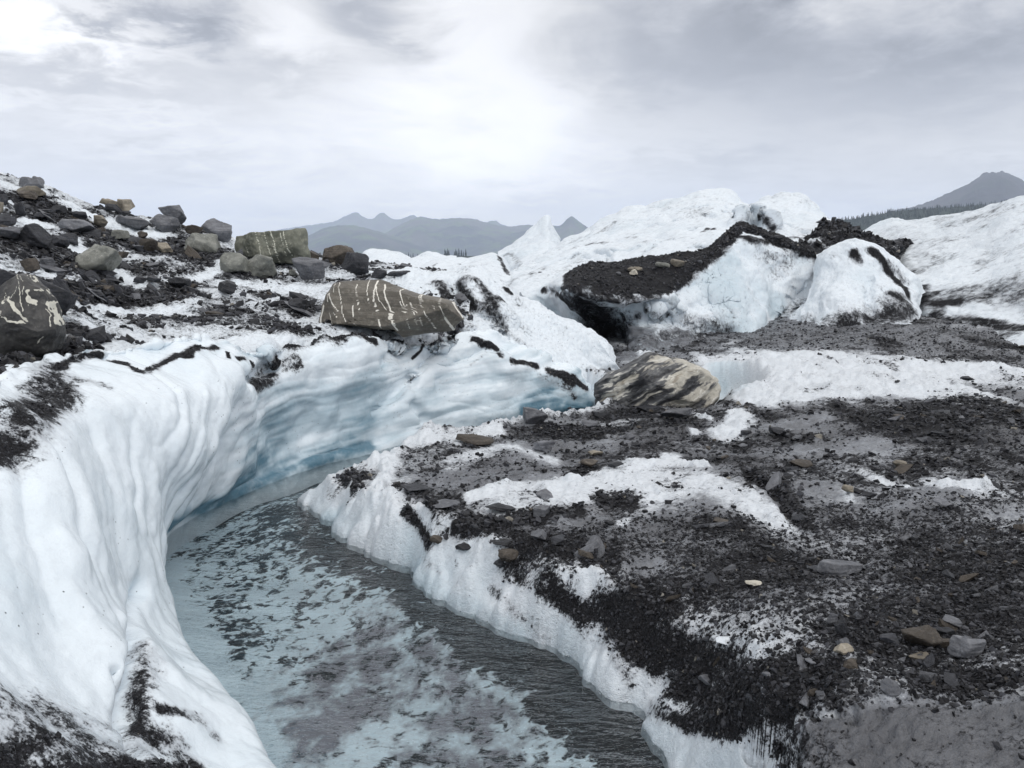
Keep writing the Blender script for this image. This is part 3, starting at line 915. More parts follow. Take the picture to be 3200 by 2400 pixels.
net = np.array([[P(*q) for q in r] for r in [
    [(855, 262, 50), (889, 252, 48), (915, 250, 46), (941, 245, 44), (982, 240, 42), (1024, 235, 40), (1200, 220, 36)],
    [(853, 238, 42), (889, 222, 40), (915, 222, 38), (941, 218.5, 36), (982, 212, 33), (1024, 202, 30), (1180, 166, 26)],
    [(855, 238, 38), (890, 222, 37), (916, 222.5, 35), (942, 219, 33), (983, 212.5, 30), (1026, 203, 27.5), (1180, 172, 23)],
    [(865, 247, 35), (896, 239, 33), (925, 241, 30), (950, 243, 28), (985, 243, 25.5), (1030, 240, 23), (1180, 230, 19.5)],
    [(886, 258, 31), (904, 263, 27.5), (925, 272, 25), (950, 277, 23.5), (985, 280, 22), (1030, 280, 20), (1180, 285, 16.5)],
    [(902, 268, 27), (912, 280, 24.5), (930, 292, 22.8), (952, 302, 21.3), (985, 308, 20), (1030, 312, 18.5), (1180, 325, 14.5)],
    [(905, 290, 25), (918, 305, 22.5), (934, 318, 21), (955, 326, 19.8), (985, 331, 18.8), (1030, 335, 17), (1180, 360, 13)],
    [(905, 315, 24), (918, 330, 21.5), (934, 340, 20), (955, 348, 18.8), (985, 352, 17.8), (1030, 360, 16), (1180, 400, 12)]]])
snow = Sheet(cr(cr(net, 300, 0), 340, 1))
sq = snow.G @ np.array([[.9, .3, 0], [-.3, .6, 0], [0, 0, .8]])
snow.push(pillow(sq, .9, 3, .5, 2) * .11 + fbm(snow.G, .3, 3) * .12 + pillow(snow.G, 3, 2, .6, 4) * .025)
w = snow
w.a['blue'] = np.clip(.06 + .15 * fbm(w.G, .5, 3, .5, 3), 0, 1)
w.a['dirt'] = np.clip(.16 + .24 * fbm(sq, .9, 4, .6), 0, 1)
pd(.56, 15, [R4(1480, 1190), R4(1900, 1160), R4(2250, 1190)], soft=.95)
pd(.55, 19, [R4(1450, 1130), R4(1800, 1080), R4(2200, 1080)], soft=.9)
pd(.75, 5, [R4(1340, 1050), R4(1330, 1180), R4(1450, 1110)])
pd(.85, 8, [R4(1330, 1200), R4(1500, 1210), R4(1600, 1200)])
pd(.9, 9, [R4(1400, 1330), R4(1700, 1340), R4(1900, 1400), R4(2220, 1430)])
pd(.62, 12, [R4(1600, 1450), R4(2000, 1500)], soft=.9)
pd(.02, 6, [R4(1560, 1290), R4(1800, 1240), R4(1850, 1310), R4(2100, 1330)])
pd(.6, 3, [R4(1220, 925), R4(1240, 940)])
snow.build('snow_slope', M_FAR, kind='structure')

# pinnacle
net = np.array([[P(*q) for q in r] for r in [
    [(497, 275, 56), (515, 270, 57), (533, 268, 58), (547, 266, 58), (556, 266, 57), (566, 270, 56), (576, 276, 54)],
    [(498, 251.5, 54), (519, 238.5, 54.5), (536, 226, 55), R2(1630, 248) + (55,), R2(1655, 290) + (55,), R2(1690, 345) + (55,), R2(1715, 390) + (54,)],
    [(498, 254, 52.5), (519, 245, 52), (537, 237, 51.5), (547, 231, 51.5), (552, 236, 51.5), (559, 241, 52), (563, 246, 52)],
    [(500, 260, 50), (519, 256, 48.5), (536, 252, 48), (546, 250, 48), (553, 250, 48.5), (560, 252, 49), (565, 256, 50)],
    [(500, 280, 48), (519, 278, 46), (536, 276, 45), (546, 276, 45), (553, 276, 45.5), (560, 276, 46), (568, 276, 48)]]])
pin = Sheet(cr(cr(net, 90, 0), 140, 1))
pin.push(pillow(pin.G, .4, 3, .5, 3) * .35)
pin.a['blue'] = np.clip(.14 + .2 * fbm(pin.G, .3, 3), 0, 1)
w = pin
pd(.5, 3, [R2(1340, 465), R2(1400, 450), R2(1440, 500), R2(1470, 540)])
pd(.35, 5, [R2(1420, 480), R2(1440, 540)])
pin.build('ice_pinnacle', M_FAR, kind='thing', label='sharp white ice pinnacle standing before the blue mountains', cat='ice pinnacle')


def hump(name, label, crest, front, d0, d1, drop=14, dirt=(), seed=1, kind='thing', amp=.3):
    """a low ice swell: crest line and front foot line traced at their own distances"""
    c = [P(x, y, d0) for x, y in crest]
    f = [P(x, y, d1) for x, y in front]
    b = [P(x, y + drop, d0 * 1.12) for x, y in crest]
    mid = [P(x, y, d1 + (d0 - d1) * .55) for x, y in [((a[0] + e[0]) / 2, a[1] * .58 + e[1] * .42) for a, e in zip([proj(np.array(q)) for q in rowc(c, 9)], [proj(np.array(q)) for q in rowc(f, 9)])]]
    u = [P(x, y + 16, d1 * .95) for x, y in front]
    s = Sheet(cr(cr(np.stack([rowc(r, 9) for r in (b, c, mid, f, u)]), 110, 0), 170, 1))
    s.push(pillow(s.G, .6, 2, .5, seed) * amp * .6 + fbm(s.G, .3, 2, .5, seed) * amp * .6)
    s.a['blue'] = np.clip(.06 + .2 * fbm(s.G, .4, 3, .5, seed), 0, 1)
    s.a['dirt'] = np.clip(.04 + .12 * fbm(s.G, .6, 3, .5, seed), 0, 1)
    for v, r, pts in dirt:
        s.paint('dirt', v, r, pts)
    s.build(name, M_FAR, kind=kind, label=label, cat='ice mound')


hump('ice_mound', 'low white ice mound with a dark grit cleft, below the ice pinnacle',
     [R2(795, 585), R2(860, 535), R2(930, 495), R2(1050, 482), R2(1150, 480), R2(1250, 462), R2(1330, 455), R2(1375, 500), R2(1405, 575)],
     [R2(780, 600), R2(900, 600), R2(1000, 610), R2(1100, 620), R2(1250, 630), R2(1330, 635), R2(1400, 630)], 37, 30, dirt=[
         (.9, 3.5, [R2(1345, 470), R2(1370, 530), R2(1400, 580)]), (.6, 2, [R2(870, 550), R2(930, 505)]), (.5, 2, [R2(1090, 510), R2(1160, 560), R2(1170, 580)])], seed=3)
hump('ice_mound', 'smooth white ice swell beside the dark boulders, topped by tiny trees',
     [R2(640, 545), R2(700, 525), R2(790, 505), R2(860, 510), R2(920, 530)], [R2(620, 560), R2(700, 570), R2(800, 580), R2(900, 580)], 46, 38, seed=5, dirt=[(.7, 2, [R2(670, 540), R2(720, 570), R2(760, 590)])])
hump('ice_mound', 'distant rounded white ice hump touching the foot of the blue mountains',
     [R2(470, 500), R2(500, 468), R2(600, 450), R2(700, 470), R2(770, 492), R2(800, 500)], [R2(460, 540), R2(600, 545), R2(700, 545), R2(820, 530)], 66, 52, seed=6, amp=.5)
hump('ice_mound', 'farthest small white ice hump under the tiny conifers',
     [R2(800, 500), R2(840, 480), R2(870, 462), R2(930, 466), R2(990, 482), R2(1060, 490)], [R2(800, 525), R2(900, 530), R2(1060, 520)], 80, 64, seed=7, amp=.5)
hump('ice_mound', 'grey dirt stained ice swell behind the dark rounded boulder',
     [R2(480, 545), R2(510, 505), R2(560, 520), R2(640, 560), R2(760, 590), R2(850, 600)], [R2(470, 600), R2(600, 610), R2(700, 612), R2(860, 612)], 31, 27, seed=9, amp=.2, dirt=[
         (.75, 5, [R2(500, 530), R2(560, 560), R2(620, 580)]), (.9, 3, [R2(560, 590), R2(650, 590), R2(750, 592)]), (.3, 5, [R2(600, 560)])])

# ------------------------------------------------------------------ ground: bank on the far side of the stream
bankline = [PZ(302, 500), PZ(322.7, 520.6), PZ(340, 535), PZ(357.4, 543.7), PZ(387.5, 560), PZ(408, 574), PZ(431.5, 592), PZ(454.7, 604),
            PZ(487, 622), PZ(519.5, 637), PZ(545, 647), PZ(561, 655), PZ(575, 668), PZ(586.6, 682.6), PZ(612, 699), PZ(632, 704), PZ(645, 712), PZ(640, 727), PZ(650, 743),
            PZ(673, 768), PZ(710, 810), (1.0, 3.2, 0), (1.0, -1.0, 0), (14, -1, 0), (30, 30, 0), (1.2, 30, 0), (1.0, 17.5, 0)]


def crestpt(px, py, z, back=.38):
    q = PZ(px, py, z)
    return (q[0], q[1] + back, 0)


bankline += [crestpt(604, 408, .3, .5), crestpt(591, 414, .35), crestpt(560, 417.5, .37), crestpt(526, 419, .38), crestpt(496, 424.5, .4), crestpt(455, 431, .45), crestpt(436, 429, .5),
             crestpt(399, 439.5, .42), crestpt(367, 460, .35, .3), crestpt(353, 465, .3, .25), crestpt(322.7, 483.5, .2, .15)]
BL = np.array(bankline)[:, :2]


def sdist(x, y, poly):
    best = np.full(x.shape, 1e9)
    ins = np.zeros(x.shape, bool)
    n = len(poly)
    for i in range(n):
        a, b = poly[i], poly[(i + 1) % n]
        ab = b - a
        t = np.clip(((x - a[0]) * ab[0] + (y - a[1]) * ab[1]) / (ab @ ab), 0, 1)
        best = np.minimum(best, np.hypot(x - a[0] - t * ab[0], y - a[1] - t * ab[1]))
        c = (a[1] > y) != (b[1] > y)
        xi = a[0] + (y - a[1]) / (ab[1] if abs(ab[1]) > 1e-9 else 1e-9) * ab[0]
        ins ^= c & (x < xi)
    return np.where(ins, best, -best)


HP = [(366.7, 460, .36), (399, 439.5, .42), (436, 429, .50), (455, 431.5, .46), (496, 424.5, .42), (526, 419, .40), (560, 417, .40), (591, 414, .40), (320, 492, .25),
      (392, 483.5, .42), (403.7, 506.7, .46), (429, 543.7, .45), (457, 553, .5), (487, 563, .55), (519.5, 588, .6), (561, 630, .5), (577, 634, .52), (612, 645, .6),
      (647, 672, .6), (640, 698, .45), (672, 450, .6), (519, 476.6, .5), (470, 470, .48), (765, 527, .75), (891, 502.5, .85), (1016, 502, .92), (841, 565, .8), (715, 603, .7),
      (715, 660, .74), (815.6, 676, .86), (966, 665.5, 1.0), (1016, 603, 1.), (1024, 690, 1.06), (815.6, 750, .76), (991, 741, .96), (770, 750, .62), (760, 705, .72),
      (715, 414.7, .7), (815.6, 377, .95), (966, 377, 1.05), (891, 414.7, .95), (1024, 350, 1.2), (900, 345, 1.2), (800, 352, 1.1), (746, 352, 1.0), (717.6, 355, 1.0), (761, 366, 1.0),
      (650, 372, .8), (625, 390, .6), (680, 400, .55), (1100, 450, 1.0), (1200, 700, 1.2), (640, 430, .5), (600, 480, .6), (560, 520, .6), (655, 735, .15), (690, 745, .33), (725, 760, .42)]
hx = np.array([PZ(*q) for q in HP])
hx = np.concatenate([hx, [[6, 24, 1.4], [14, 24, 1.6], [1.5, 24, 1.0], [9, 19, 1.4], [16, 16, 1.5], [4, 1, 1.1], [2, 1.8, .9], [1.3, 2.6, .6]]])


def tps(c, v, x, y, lam=.02):
    n = len(c)

    def k(r2):
        return .5 * r2 * np.log(r2 + 1e-9)
    K = k(((c[:, None] - c[None]) ** 2).sum(2)) + lam * np.eye(n)
    Pm = np.c_[np.ones(n), c]
    M = np.block([[K, Pm], [Pm.T, np.zeros((3, 3))]])
    s = np.linalg.solve(M, np.r_[v, 0, 0, 0])
    o = s[n] + s[n + 1] * x + s[n + 2] * y
    for i in range(n):
        o = o + s[i] * k((x - c[i, 0]) ** 2 + (y - c[i, 1]) ** 2)
    return o


tt = np.concatenate([np.linspace(-.62, .74, 700), np.linspace(.747, 1.6, 110)])[None, :]
dd = np.exp(np.linspace(math.log(1.7), math.log(24), 620))[:, None]
X, Y = tt * dd, dd + 0 * tt
zz0 = np.zeros_like(X)
Q2 = np.stack([X, Y, zz0], -1)
H = np.clip(tps(hx[:, :2], hx[:, 2], X, Y), .12, 1.9)
SD = sdist(X, Y, BL)
wob = fbm(Q2, 1.6, 3, .55, 3) * .11 + pillow(Q2, 3.2, 2, .6, 2) * .09
sd = SD + wob * np.clip(1 - np.abs(SD), 0, 1)
wd = .34 + .14 * fbm(Q2, .9, 2, .5, 7)
prof = np.clip(sd / wd, 0, 1) ** .85
inl = sst(.35, .9, sd)
lump = pillow(Q2, 4.2, 3, .6, 1) * .10 + fbm(Q2, 1.7, 3, .5, 5) * .05
Z = (H + lump * sst(0, .3, sd) * (1 - inl * .55) + fbm(Q2, .9, 4, .55, 2) * .05 * inl) * prof
Z = Z + pillow(Q2 * np.array([1, 1.6, 1]), 7, 3, .6, 3) * .022 * sst(.1, .5, sd)
# a snowy lip stands up along the stream edge
lipk = np.exp(-((sd - .3) / .2) ** 2) * sst(5.8, 7.5, Y)
Z = Z + lipk * (.06 + .10 * np.abs(fbm(Q2, 1.4, 2, .5, 9)))
Z = np.where(sd < 0, np.maximum(-.6, sd * 9), Z)
gr = Sheet(np.stack([X, Y, Z], -1))
gr.N = normals(gr.G)


def dent(cx, cy, cz, r, depth, sy=1.0):
    q = PZ(cx, cy, cz)
    rr = np.hypot(gr.G[..., 0] - q[0], (gr.G[..., 1] - q[1]) * sy) / r
    gr.G[..., 2] -= depth * np.exp(-rr ** 6)


dent(724, 380, .75, .64, .74, .75)
dent(700, 398, .6, .5, .3, .7)
for c in ([(R7(430, 470)), (R7(560, 570)), (R7(640, 690))], [R7(480, 1500), R7(600, 1470), R7(850, 1445)]):
    d = gr.dist(c)
    gr.G[..., 2] -= .07 * np.exp(-(d / 7) ** 2)
d = gr.dist([R7(440, 1545), R7(560, 1620), R7(640, 1680)])
gr.G[..., 2] -= .22 * np.exp(-(d / 13) ** 2)
d = gr.dist([R7(900, 1405), R7(1060, 1375)])
gr.G[..., 2] += .05 * np.exp(-(d / 8) ** 2)
d = gr.dist([R6(850, 590), R6(1000, 580), R6(1150, 570)])
gr.G[..., 2] += .05 * np.exp(-(d / 14) ** 2)
gr.N = normals(gr.G)
if hasattr(gr, '_pj'): del gr._pj
w = gr
w.a['dirt'] = np.clip(.50 + .03 * (Y < 5.5) + .34 * fbm(Q2 * np.array([1, 1.3, 1]), .8, 4, .6, 4), .2, 1)
w.a['dirt'] = np.clip(w.a['dirt'] * sst(.02, .5, sd + .12 * fbm(Q2, 2, 3)), 0, 1)
w.a['mud'] = np.clip(.80 + .4 * fbm(Q2, .7, 3, .5, 8), 0, 1) * sst(.2, .6, sd)
k = dict(sy=.5)
pm = lambda v, r, pts, **kk: w.paint('mud', v, r, pts, **kk)
# far flats
pd(.45, 14, [R4(-300, 1480), R4(300, 1560), R4(900, 1500), R4(1500, 1500), R4(2300, 1560)], soft=.9, sy=None)
pm(.8, 16, [R4(-300, 1480), R4(300, 1560), R4(900, 1500), R4(1500, 1500)], soft=.9, sy=None)
pd(.8, 4, [R4(950, 1530), R4(1080, 1540)], sy=None); pd(.75, 5, [R4(1800, 1540), R4(2200, 1600)], sy=None); pd(.7, 4, [R4(1060, 1580), R4(1070, 1680)], sy=None)
pm(.7, 10, [R3(700, 1250), R3(850, 1320), R3(1100, 1330)], soft=.9, sy=None); pd(.4, 10, [R3(700, 1250), R3(900, 1320)], soft=.9, sy=None)
for v, r, pts in [(.05, 13, [R7(420, 70), R7(700, 50), R7(1000, 50), R7(1500, 60)]), (.05, 9, [R7(480, 130), R7(700, 90), R7(1000, 120), R7(1300, 130)]),
                  (.05, 8, [R7(400, 220), R7(360, 290), R7(310, 310)]), (.05, 7, [R7(480, 190), R7(620, 150), R7(800, 150)]), (.1, 4, [R7(235, 240), R7(270, 245)]), (.1, 4, [R7(215, 305)]),
                  (.05, 6, [R7(850, 145), R7(1000, 150), R7(1200, 130)]), (.05, 6, [R3(700, 1330), R3(660, 1270)])]:
    w.paint('dirt', v, r, pts, sy=None); w.paint('mud', 0, r, pts, sy=None)
pd(.3, 7, [R7(600, 185), R7(760, 165)], sy=None); pm(.5, 7, [R7(600, 185), R7(760, 165)], sy=None)
pd(.7, 5, [R7(600, 135), R7(700, 130)], sy=None); pd(.75, 5, [R3(1300, 1350), R3(1380, 1370), R3(1460, 1400)], sy=None); pd(.7, 4, [R3(1130, 1365), R3(1200, 1340)], sy=None)
pd(.6, 3, [R7(700, 20), R7(1000, 30), R7(1010, 60)], sy=None); pd(.6, 3, [R7(1100, 5), R7(1530, 15)], sy=None)
for v, r, pts in [(.04, 13, [R3(1180, 1440), R3(1260, 1510), R3(1230, 1600)]), (.04, 12, [R3(1330, 1430), R3(1420, 1500), R3(1350, 1600)]), (.06, 12, [R3(1500, 1420), R3(1700, 1480), R3(1600, 1560)]), (.1, 14, [R3(1500, 1340), R3(1800, 1400), R3(2200, 1400)])]:
    w.paint('dirt', v, r, pts, sy=None); w.paint('mud', 0, r, pts, sy=None)
# white lips and patches
for v, r, pts in [(.0, 7, [R6(640, 205), R6(480, 250), R6(360, 320)]), (.05, 6, [R6(720, 205), R6(900, 180)]), (0, 8, [R6(440, 310), R6(400, 420), R6(350, 490)]), (.0, 7, [R6(90, 480), R6(200, 570), R6(320, 630)]),
                  (.0, 9, [R6(280, 560), R6(420, 560), R6(460, 440)]), (0, 10, [R6(330, 700), R6(480, 740), R6(560, 830)]), (.05, 11, [R6(680, 780), R6(790, 880), R6(930, 1010)]),
                  (.05, 9, [R6(1250, 1130), R6(1330, 1250), R6(1480, 1350)]), (.1, 7, [R6(840, 700)]), (.12, 7, [R6(780, 470), R6(900, 440), R6(1100, 410), R6(1250, 400), R6(1500, 340), R6(1659, 300)]),
                  (.0, 3.5, [R6(1185, 467)]), (.2, 5, [R6(680, 590)]), (.25, 6, [R6(1450, 580)]), (.05, 9, [R7(100, 1560), R7(200, 1600), R7(330, 1620)]), (.05, 7, [R7(330, 1560), R7(450, 1620)]),
                  (.1, 4, [R7(500, 1490), R7(620, 1465), R7(700, 1450), R7(840, 1440)]), (.05, 4, [R7(900, 1400), R7(1040, 1375)]), (.05, 3, [R7(590, 600), R7(620, 655)]), (.05, 2.5, [R7(830, 550), R7(842, 575)]), (.15, 5, [R7(0, 440), R7(150, 420), R7(260, 440)])]:
    w.paint('dirt', v, r, pts, sy=None); w.paint('mud', 0, r, pts, sy=None)
pd(.24, 18, [R7(0, 480), R7(250, 480), R7(420, 560), R7(560, 650)], sy=None); pm(.3, 18, [R7(0, 480), R7(250, 480), R7(420, 560), R7(560, 650)], sy=None)
pd(.24, 9, [R7(660, 530), R7(760, 510), R7(820, 580)], sy=None)
pd(.35, 10, [R6(600, 400), R6(800, 380), R6(1000, 330)], sy=None); pm(.9, 10, [R6(600, 400), R6(800, 380), R6(1000, 350)], sy=None)
pm(.9, 9, [R6(1250, 250), R6(1400, 260)], sy=None); pd(.35, 7, [R6(1250, 250), R6(1380, 260)], sy=None)
pm(.2, 7, [R7(1180, 515), R7(1400, 530)], sy=None); pd(.15, 7, [R7(1180, 515), R7(1380, 530)], sy=None); pd(.25, 5, [R7(1480, 190), R7(1540, 200)], sy=None); pm(.3, 7, [R7(930, 480), R7(1080, 520)], sy=None); pd(.2, 7, [R7(930, 490), R7(1060, 520)], sy=None)
pd(.38, 9, [R7(300, 1000), R7(520, 1020)], sy=None); pd(.4, 9, [R7(780, 720), R7(950, 760)], sy=None)
# black gravel
for v, r, pts in [(1, 8, [R6(740, 620), R6(850, 590), R6(1000, 560), R6(1250, 540)]), (1, 7, [R6(520, 560), R6(600, 690)]), (.97, 14, [R6(1000, 690), R6(1200, 700), R6(1350, 720)]),
                  (.9, 13, [R6(960, 800), R6(1080, 870), R6(1200, 950)]), (.97, 20, [R6(1280, 1020), R6(1420, 990), R6(1600, 960)]), (1, 18, [R6(1470, 1150), R6(1659, 1200)]),
                  (1, 28, [R7(150, 1250), R7(400, 1380), R7(700, 1340)]), (1, 9, [R7(20, 1430), R7(200, 1490), R7(330, 1500), R7(420, 1440)]), (1, 9, [R6(1440, 1360), R6(1600, 1430)]), (.78, 15, [R7(900, 250), R7(1200, 240), R7(1400, 190)]),
                  (.68, 16, [R7(1100, 330), R7(1400, 330)]), (.62, 26, [R7(1200, 900), R7(1400, 700)]), (.66, 24, [R7(900, 1050), R7(1300, 1080)]), (1, 10, [R7(1150, 1330), R7(1300, 1290), R7(1531, 1280)]),
                  (.95, 7, [R7(450, 480), R7(560, 560), R7(640, 660)]), (.9, 7, [R6(1100, 180), R6(1250, 180), R6(1330, 200)]), (.9, 6, [R6(1330, 130), R6(1480, 120), R6(1640, 130)]),  # last stroke: grit plus contact shadow painted at the banded boulder's foot
                  (1, 7, [R7(470, 1545), R7(560, 1600), R7(640, 1690)]), (.9, 5, [R6(240, 390), R6(320, 380), R6(280, 440)]), (.8, 6, [R6(460, 420), R6(600, 440)]), (.8, 7, [R6(600, 500), R6(740, 510)])]:
    w.paint('dirt', v, r, pts, sy=None)
for v, mm, r, pts in [(.2, .2, 15, [R6(900, 500), R6(1200, 450), R6(1500, 400), R6(1659, 430)]), (.22, .25, 17, [R7(0, 560), R7(200, 520), R7(380, 560), R7(500, 640)]), (.22, .35, 8, [R6(700, 330), R6(950, 250), R6(1150, 320)])]:
    w.paint('dirt', v, r, pts, soft=.95, sy=None); w.paint('mud', mm, r, pts, soft=.95, sy=None)
w.paint('dirt', .8, 9, [R6(1350, 500), R6(1480, 480)], sy=None); w.paint('dirt', .9, 8, [R7(450, 480), R7(560, 560), R7(640, 660)], sy=None)
# the smooth muddy slab in the corner
slabk = 1 - sst(.7, 1.3, np.minimum(gr.dist([R7(700, 1570), R7(1000, 1500), R7(1531, 1470)], None), gr.dist([R7(760, 1640), R7(1100, 1600), R7(1600, 1600)], None)) / 24)
for pts in ([R7(700, 1560), R7(1000, 1480), R7(1531, 1450)], [R7(760, 1640), R7(1100, 1600), R7(1600, 1600)]):
    w.paint('dirt', .40, 26, pts, sy=None); w.paint('mud', 1.0, 26, pts, sy=None)
w.a['mud'] = np.maximum(w.a['mud'], slabk)
w.a['dirt'] = w.a['dirt'] * (1 - slabk) + .37 * slabk
w.a['dirt'] *= .35 + .65 * sst(-.02, .24, sd + .10 * fbm(Q2, 3.5, 3))
for v, r, pts in [(.55, 8, [R6(880, 880), R6(980, 985), R6(1110, 1090)]), (.42, 5, [R6(560, 740), R6(640, 810)]), (.5, 3, [R6(720, 760), R6(725, 860)]), (.55, 7, [R6(1400, 1180), R6(1470, 1280), R6(1560, 1370)]), (.4, 5, [R6(170, 480), R6(260, 520)])]:
    w.paint('dirt', v, r, pts)
w.a['blue'] = np.clip((1 - sst(.0, .35, sd)) * (.22 + .4 * fbm(Q2, 1.2, 3, .5, 3)) + .03, 0, 1)
pb(.45, 12, [R6(560, 850), R6(800, 1000), R6(1000, 1090)], soft=.9)
pb(.35, 16, [R7(100, 1580), R7(300, 1640)], soft=.9)
pb(.6, 12, [R3(1200, 1420), R3(1240, 1500), R3(1200, 1600)], soft=.9)
pb(.35, 12, [R3(1250, 1420), R3(1330, 1480), R3(1330, 1560)], soft=.9)
w.a['mud'] = np.clip(w.a['mud'], 0, 1)
clean = (1 - sst(.1, .4, w.a['dirt'])) * (1 - sst(.2, .6, w.a['mud'])) * sst(.15, .5, sd)
gr.G[..., 2] += clean * (pillow(Q2 * np.array([1, .6, 1]), 2.6, 3, .6, 4) * .13 + .03)
gr.N = normals(gr.G)
w.a['dirt'] = np.clip(w.a['dirt'] + clean * .35 * np.clip(fbm(Q2 * np.array([1, .5, 1]), 1.6, 4, .65, 7), -.2, 1), 0, 1)
gr.build('gravel_bank', M_GROUND, kind='structure', keep=(sd > -.1))

# stream bed
bx = np.linspace(-5.5, 4.5, 240)[None, :]
by = np.exp(np.linspace(math.log(2.2), math.log(19), 260))[:, None]
BQ = np.stack([bx + 0 * by, by + 0 * bx, -.38 + 0 * bx * by], -1)
bsd = sdist(BQ[..., 0], BQ[..., 1], BL)
BQ[..., 2] = -.05 - .20 * sst(.05, 1.1, -bsd) + fbm(BQ, .9, 3) * .03
bed = Sheet(BQ)
bed.a = {kk: np.zeros(BQ.shape[:2]) for kk in ('dark', 'silt')}
w = bed
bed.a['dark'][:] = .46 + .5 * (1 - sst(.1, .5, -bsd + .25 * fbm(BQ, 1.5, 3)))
pk = lambda v, r, pts, **kk: w.paint('dark', v, r, pts, sy=None, **kk)
pk(.80, 14, [R5(760, 640), R5(900, 570), R5(1100, 500), R5(1300, 430), R5(1600, 300)])
pk(.52, 26, [R5(800, 760), R5(1000, 700), R5(1200, 640)], soft=.9)
pk(.70, 22, [R5(1200, 560), R5(1400, 680), R5(1600, 800)], soft=.9)
pk(.60, 22, [R5(1000, 900), R5(1100, 1050), R5(1050, 1200)], soft=.9)
pk(.45, 26, [R5(1250, 900), R5(1400, 1000), R5(1600, 1050)], soft=.9)
pk(.05, 12, [R5(710, 800), R5(760, 950), R5(850, 1100), R5(960, 1280), R5(1060, 1430), R5(1200, 1600)], soft=.9)
pk(.30, 40, [R5(1100, 1350), R5(1250, 1500), R5(1400, 1640)], soft=.9)
for a, b, c in ((.95, 17, [R6(520, 860), R6(700, 1000), R6(880, 1150), R6(1080, 1250), R6(1300, 1400), R6(1480, 1640)]), (.98, 16, [R6(900, 1080), R6(1200, 1280), R6(1400, 1440), R6(1560, 1640)]), (.8, 12, [R6(150, 640), R6(350, 740), R6(520, 860)])):
    pk(a, b, c, soft=.8)
ps = lambda v, r, pts, **kk: w.paint('silt', v, r, pts, sy=None, **kk)
ps(.72, 75, [R6(500, 1250), R6(700, 1400), R6(900, 1550)], soft=.9)  # mauve silt tone, with the sky's reflection painted into it too
ps(.75, 60, [R6(100, 1280), R6(250, 1350), R6(150, 1500)], soft=.9)
ps(.6, 40, [R6(400, 1000), R6(600, 1100)], soft=.9)
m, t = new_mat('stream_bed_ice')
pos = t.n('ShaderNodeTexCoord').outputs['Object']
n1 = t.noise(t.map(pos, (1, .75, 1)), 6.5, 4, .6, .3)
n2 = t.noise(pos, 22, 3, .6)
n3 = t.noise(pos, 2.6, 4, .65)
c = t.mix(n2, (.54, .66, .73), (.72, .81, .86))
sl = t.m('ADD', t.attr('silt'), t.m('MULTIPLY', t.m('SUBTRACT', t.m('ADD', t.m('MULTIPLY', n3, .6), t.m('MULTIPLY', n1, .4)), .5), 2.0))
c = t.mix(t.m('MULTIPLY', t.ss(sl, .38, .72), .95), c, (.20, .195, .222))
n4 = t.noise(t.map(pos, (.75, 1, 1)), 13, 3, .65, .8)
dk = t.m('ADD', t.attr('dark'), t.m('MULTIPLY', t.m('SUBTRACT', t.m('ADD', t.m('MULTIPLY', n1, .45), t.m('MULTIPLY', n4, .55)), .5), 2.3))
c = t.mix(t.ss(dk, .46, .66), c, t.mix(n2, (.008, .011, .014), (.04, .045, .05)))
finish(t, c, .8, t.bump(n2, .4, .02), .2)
M_BED = m
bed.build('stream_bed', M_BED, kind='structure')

# water
m, t = new_mat('meltwater')
pos = t.n('ShaderNodeTexCoord').outputs['Object']
r1 = t.noise(t.map(pos, (1.3, 5.0, 1), (0, 0, R(12))), 1.7, 3, .55, .5)
r2 = t.noise(t.map(pos, (2.0, 5.0, 1), (0, 0, R(-8))), 4.5, 3, .6, .3)
calm = t.ss(t.noise(pos, .45, 2, .5), .36, .6)
r0 = t.noise(t.map(pos, (.9, 2.6, 1), (0, 0, R(20))), 1.1, 2, .5, .4)
h = t.m('ADD', t.m('MULTIPLY', r0, 1.1), t.m('ADD', t.m('MULTIPLY', r1, t.m('ADD', t.m('MULTIPLY', calm, .9), .3)), t.m('MULTIPLY', r2, .35)))
nr = t.bump(h, 1.0, .14)
fr = t.n('ShaderNodeFresnel', IOR=1.33)
t.put(fr.inputs['Normal'], nr)
gl = t.n('ShaderNodeBsdfGlossy', Roughness=.03)
t.put(gl.inputs['Normal'], nr)
tr = t.n('ShaderNodeBsdfTransparent')
tr.inputs['Color'].default_value = (.92, .955, .965, 1)
mx = t.n('ShaderNodeMixShader')
t.put(mx.inputs[0], t.m('MULTIPLY', fr.outputs[0], .85, clamp=True))
t.nt.links.new(tr.outputs[0], mx.inputs[1]); t.nt.links.new(gl.outputs[0], mx.inputs[2])
t.nt.links.new(mx.outputs[0], t.out.inputs['Surface'])
wo = mesh_obj('water', [(-5.4, 2.3, 0), (4.4, 2.3, 0), (4.4, 18.8, 0), (-5.4, 18.8, 0)], [(0, 1, 2, 3)], m, smooth=False)
tag(wo, kind='structure')

# ground that carries everything out to the mountains
m, t = new_mat('glacier_plain')
pos = t.n('ShaderNodeTexCoord').outputs['Object']
finish(t, t.mix(t.noise(pos, .02, 5, .6), (.30, .32, .35), (.7, .74, .78)), .7, t.bump(t.noise(pos, .3, 4), .5, .4), .2)
n = 64
V = [(0, 0, -1.3)] + [(11000 * math.cos(a), 11000 * math.sin(a), -1.3) for a in np.linspace(0, 2 * math.pi, n, endpoint=False)]
F = [(0, 1 + i, 1 + (i + 1) % n) for i in range(n)]
tag(mesh_obj('ground', V, F, m, smooth=False), kind='structure')

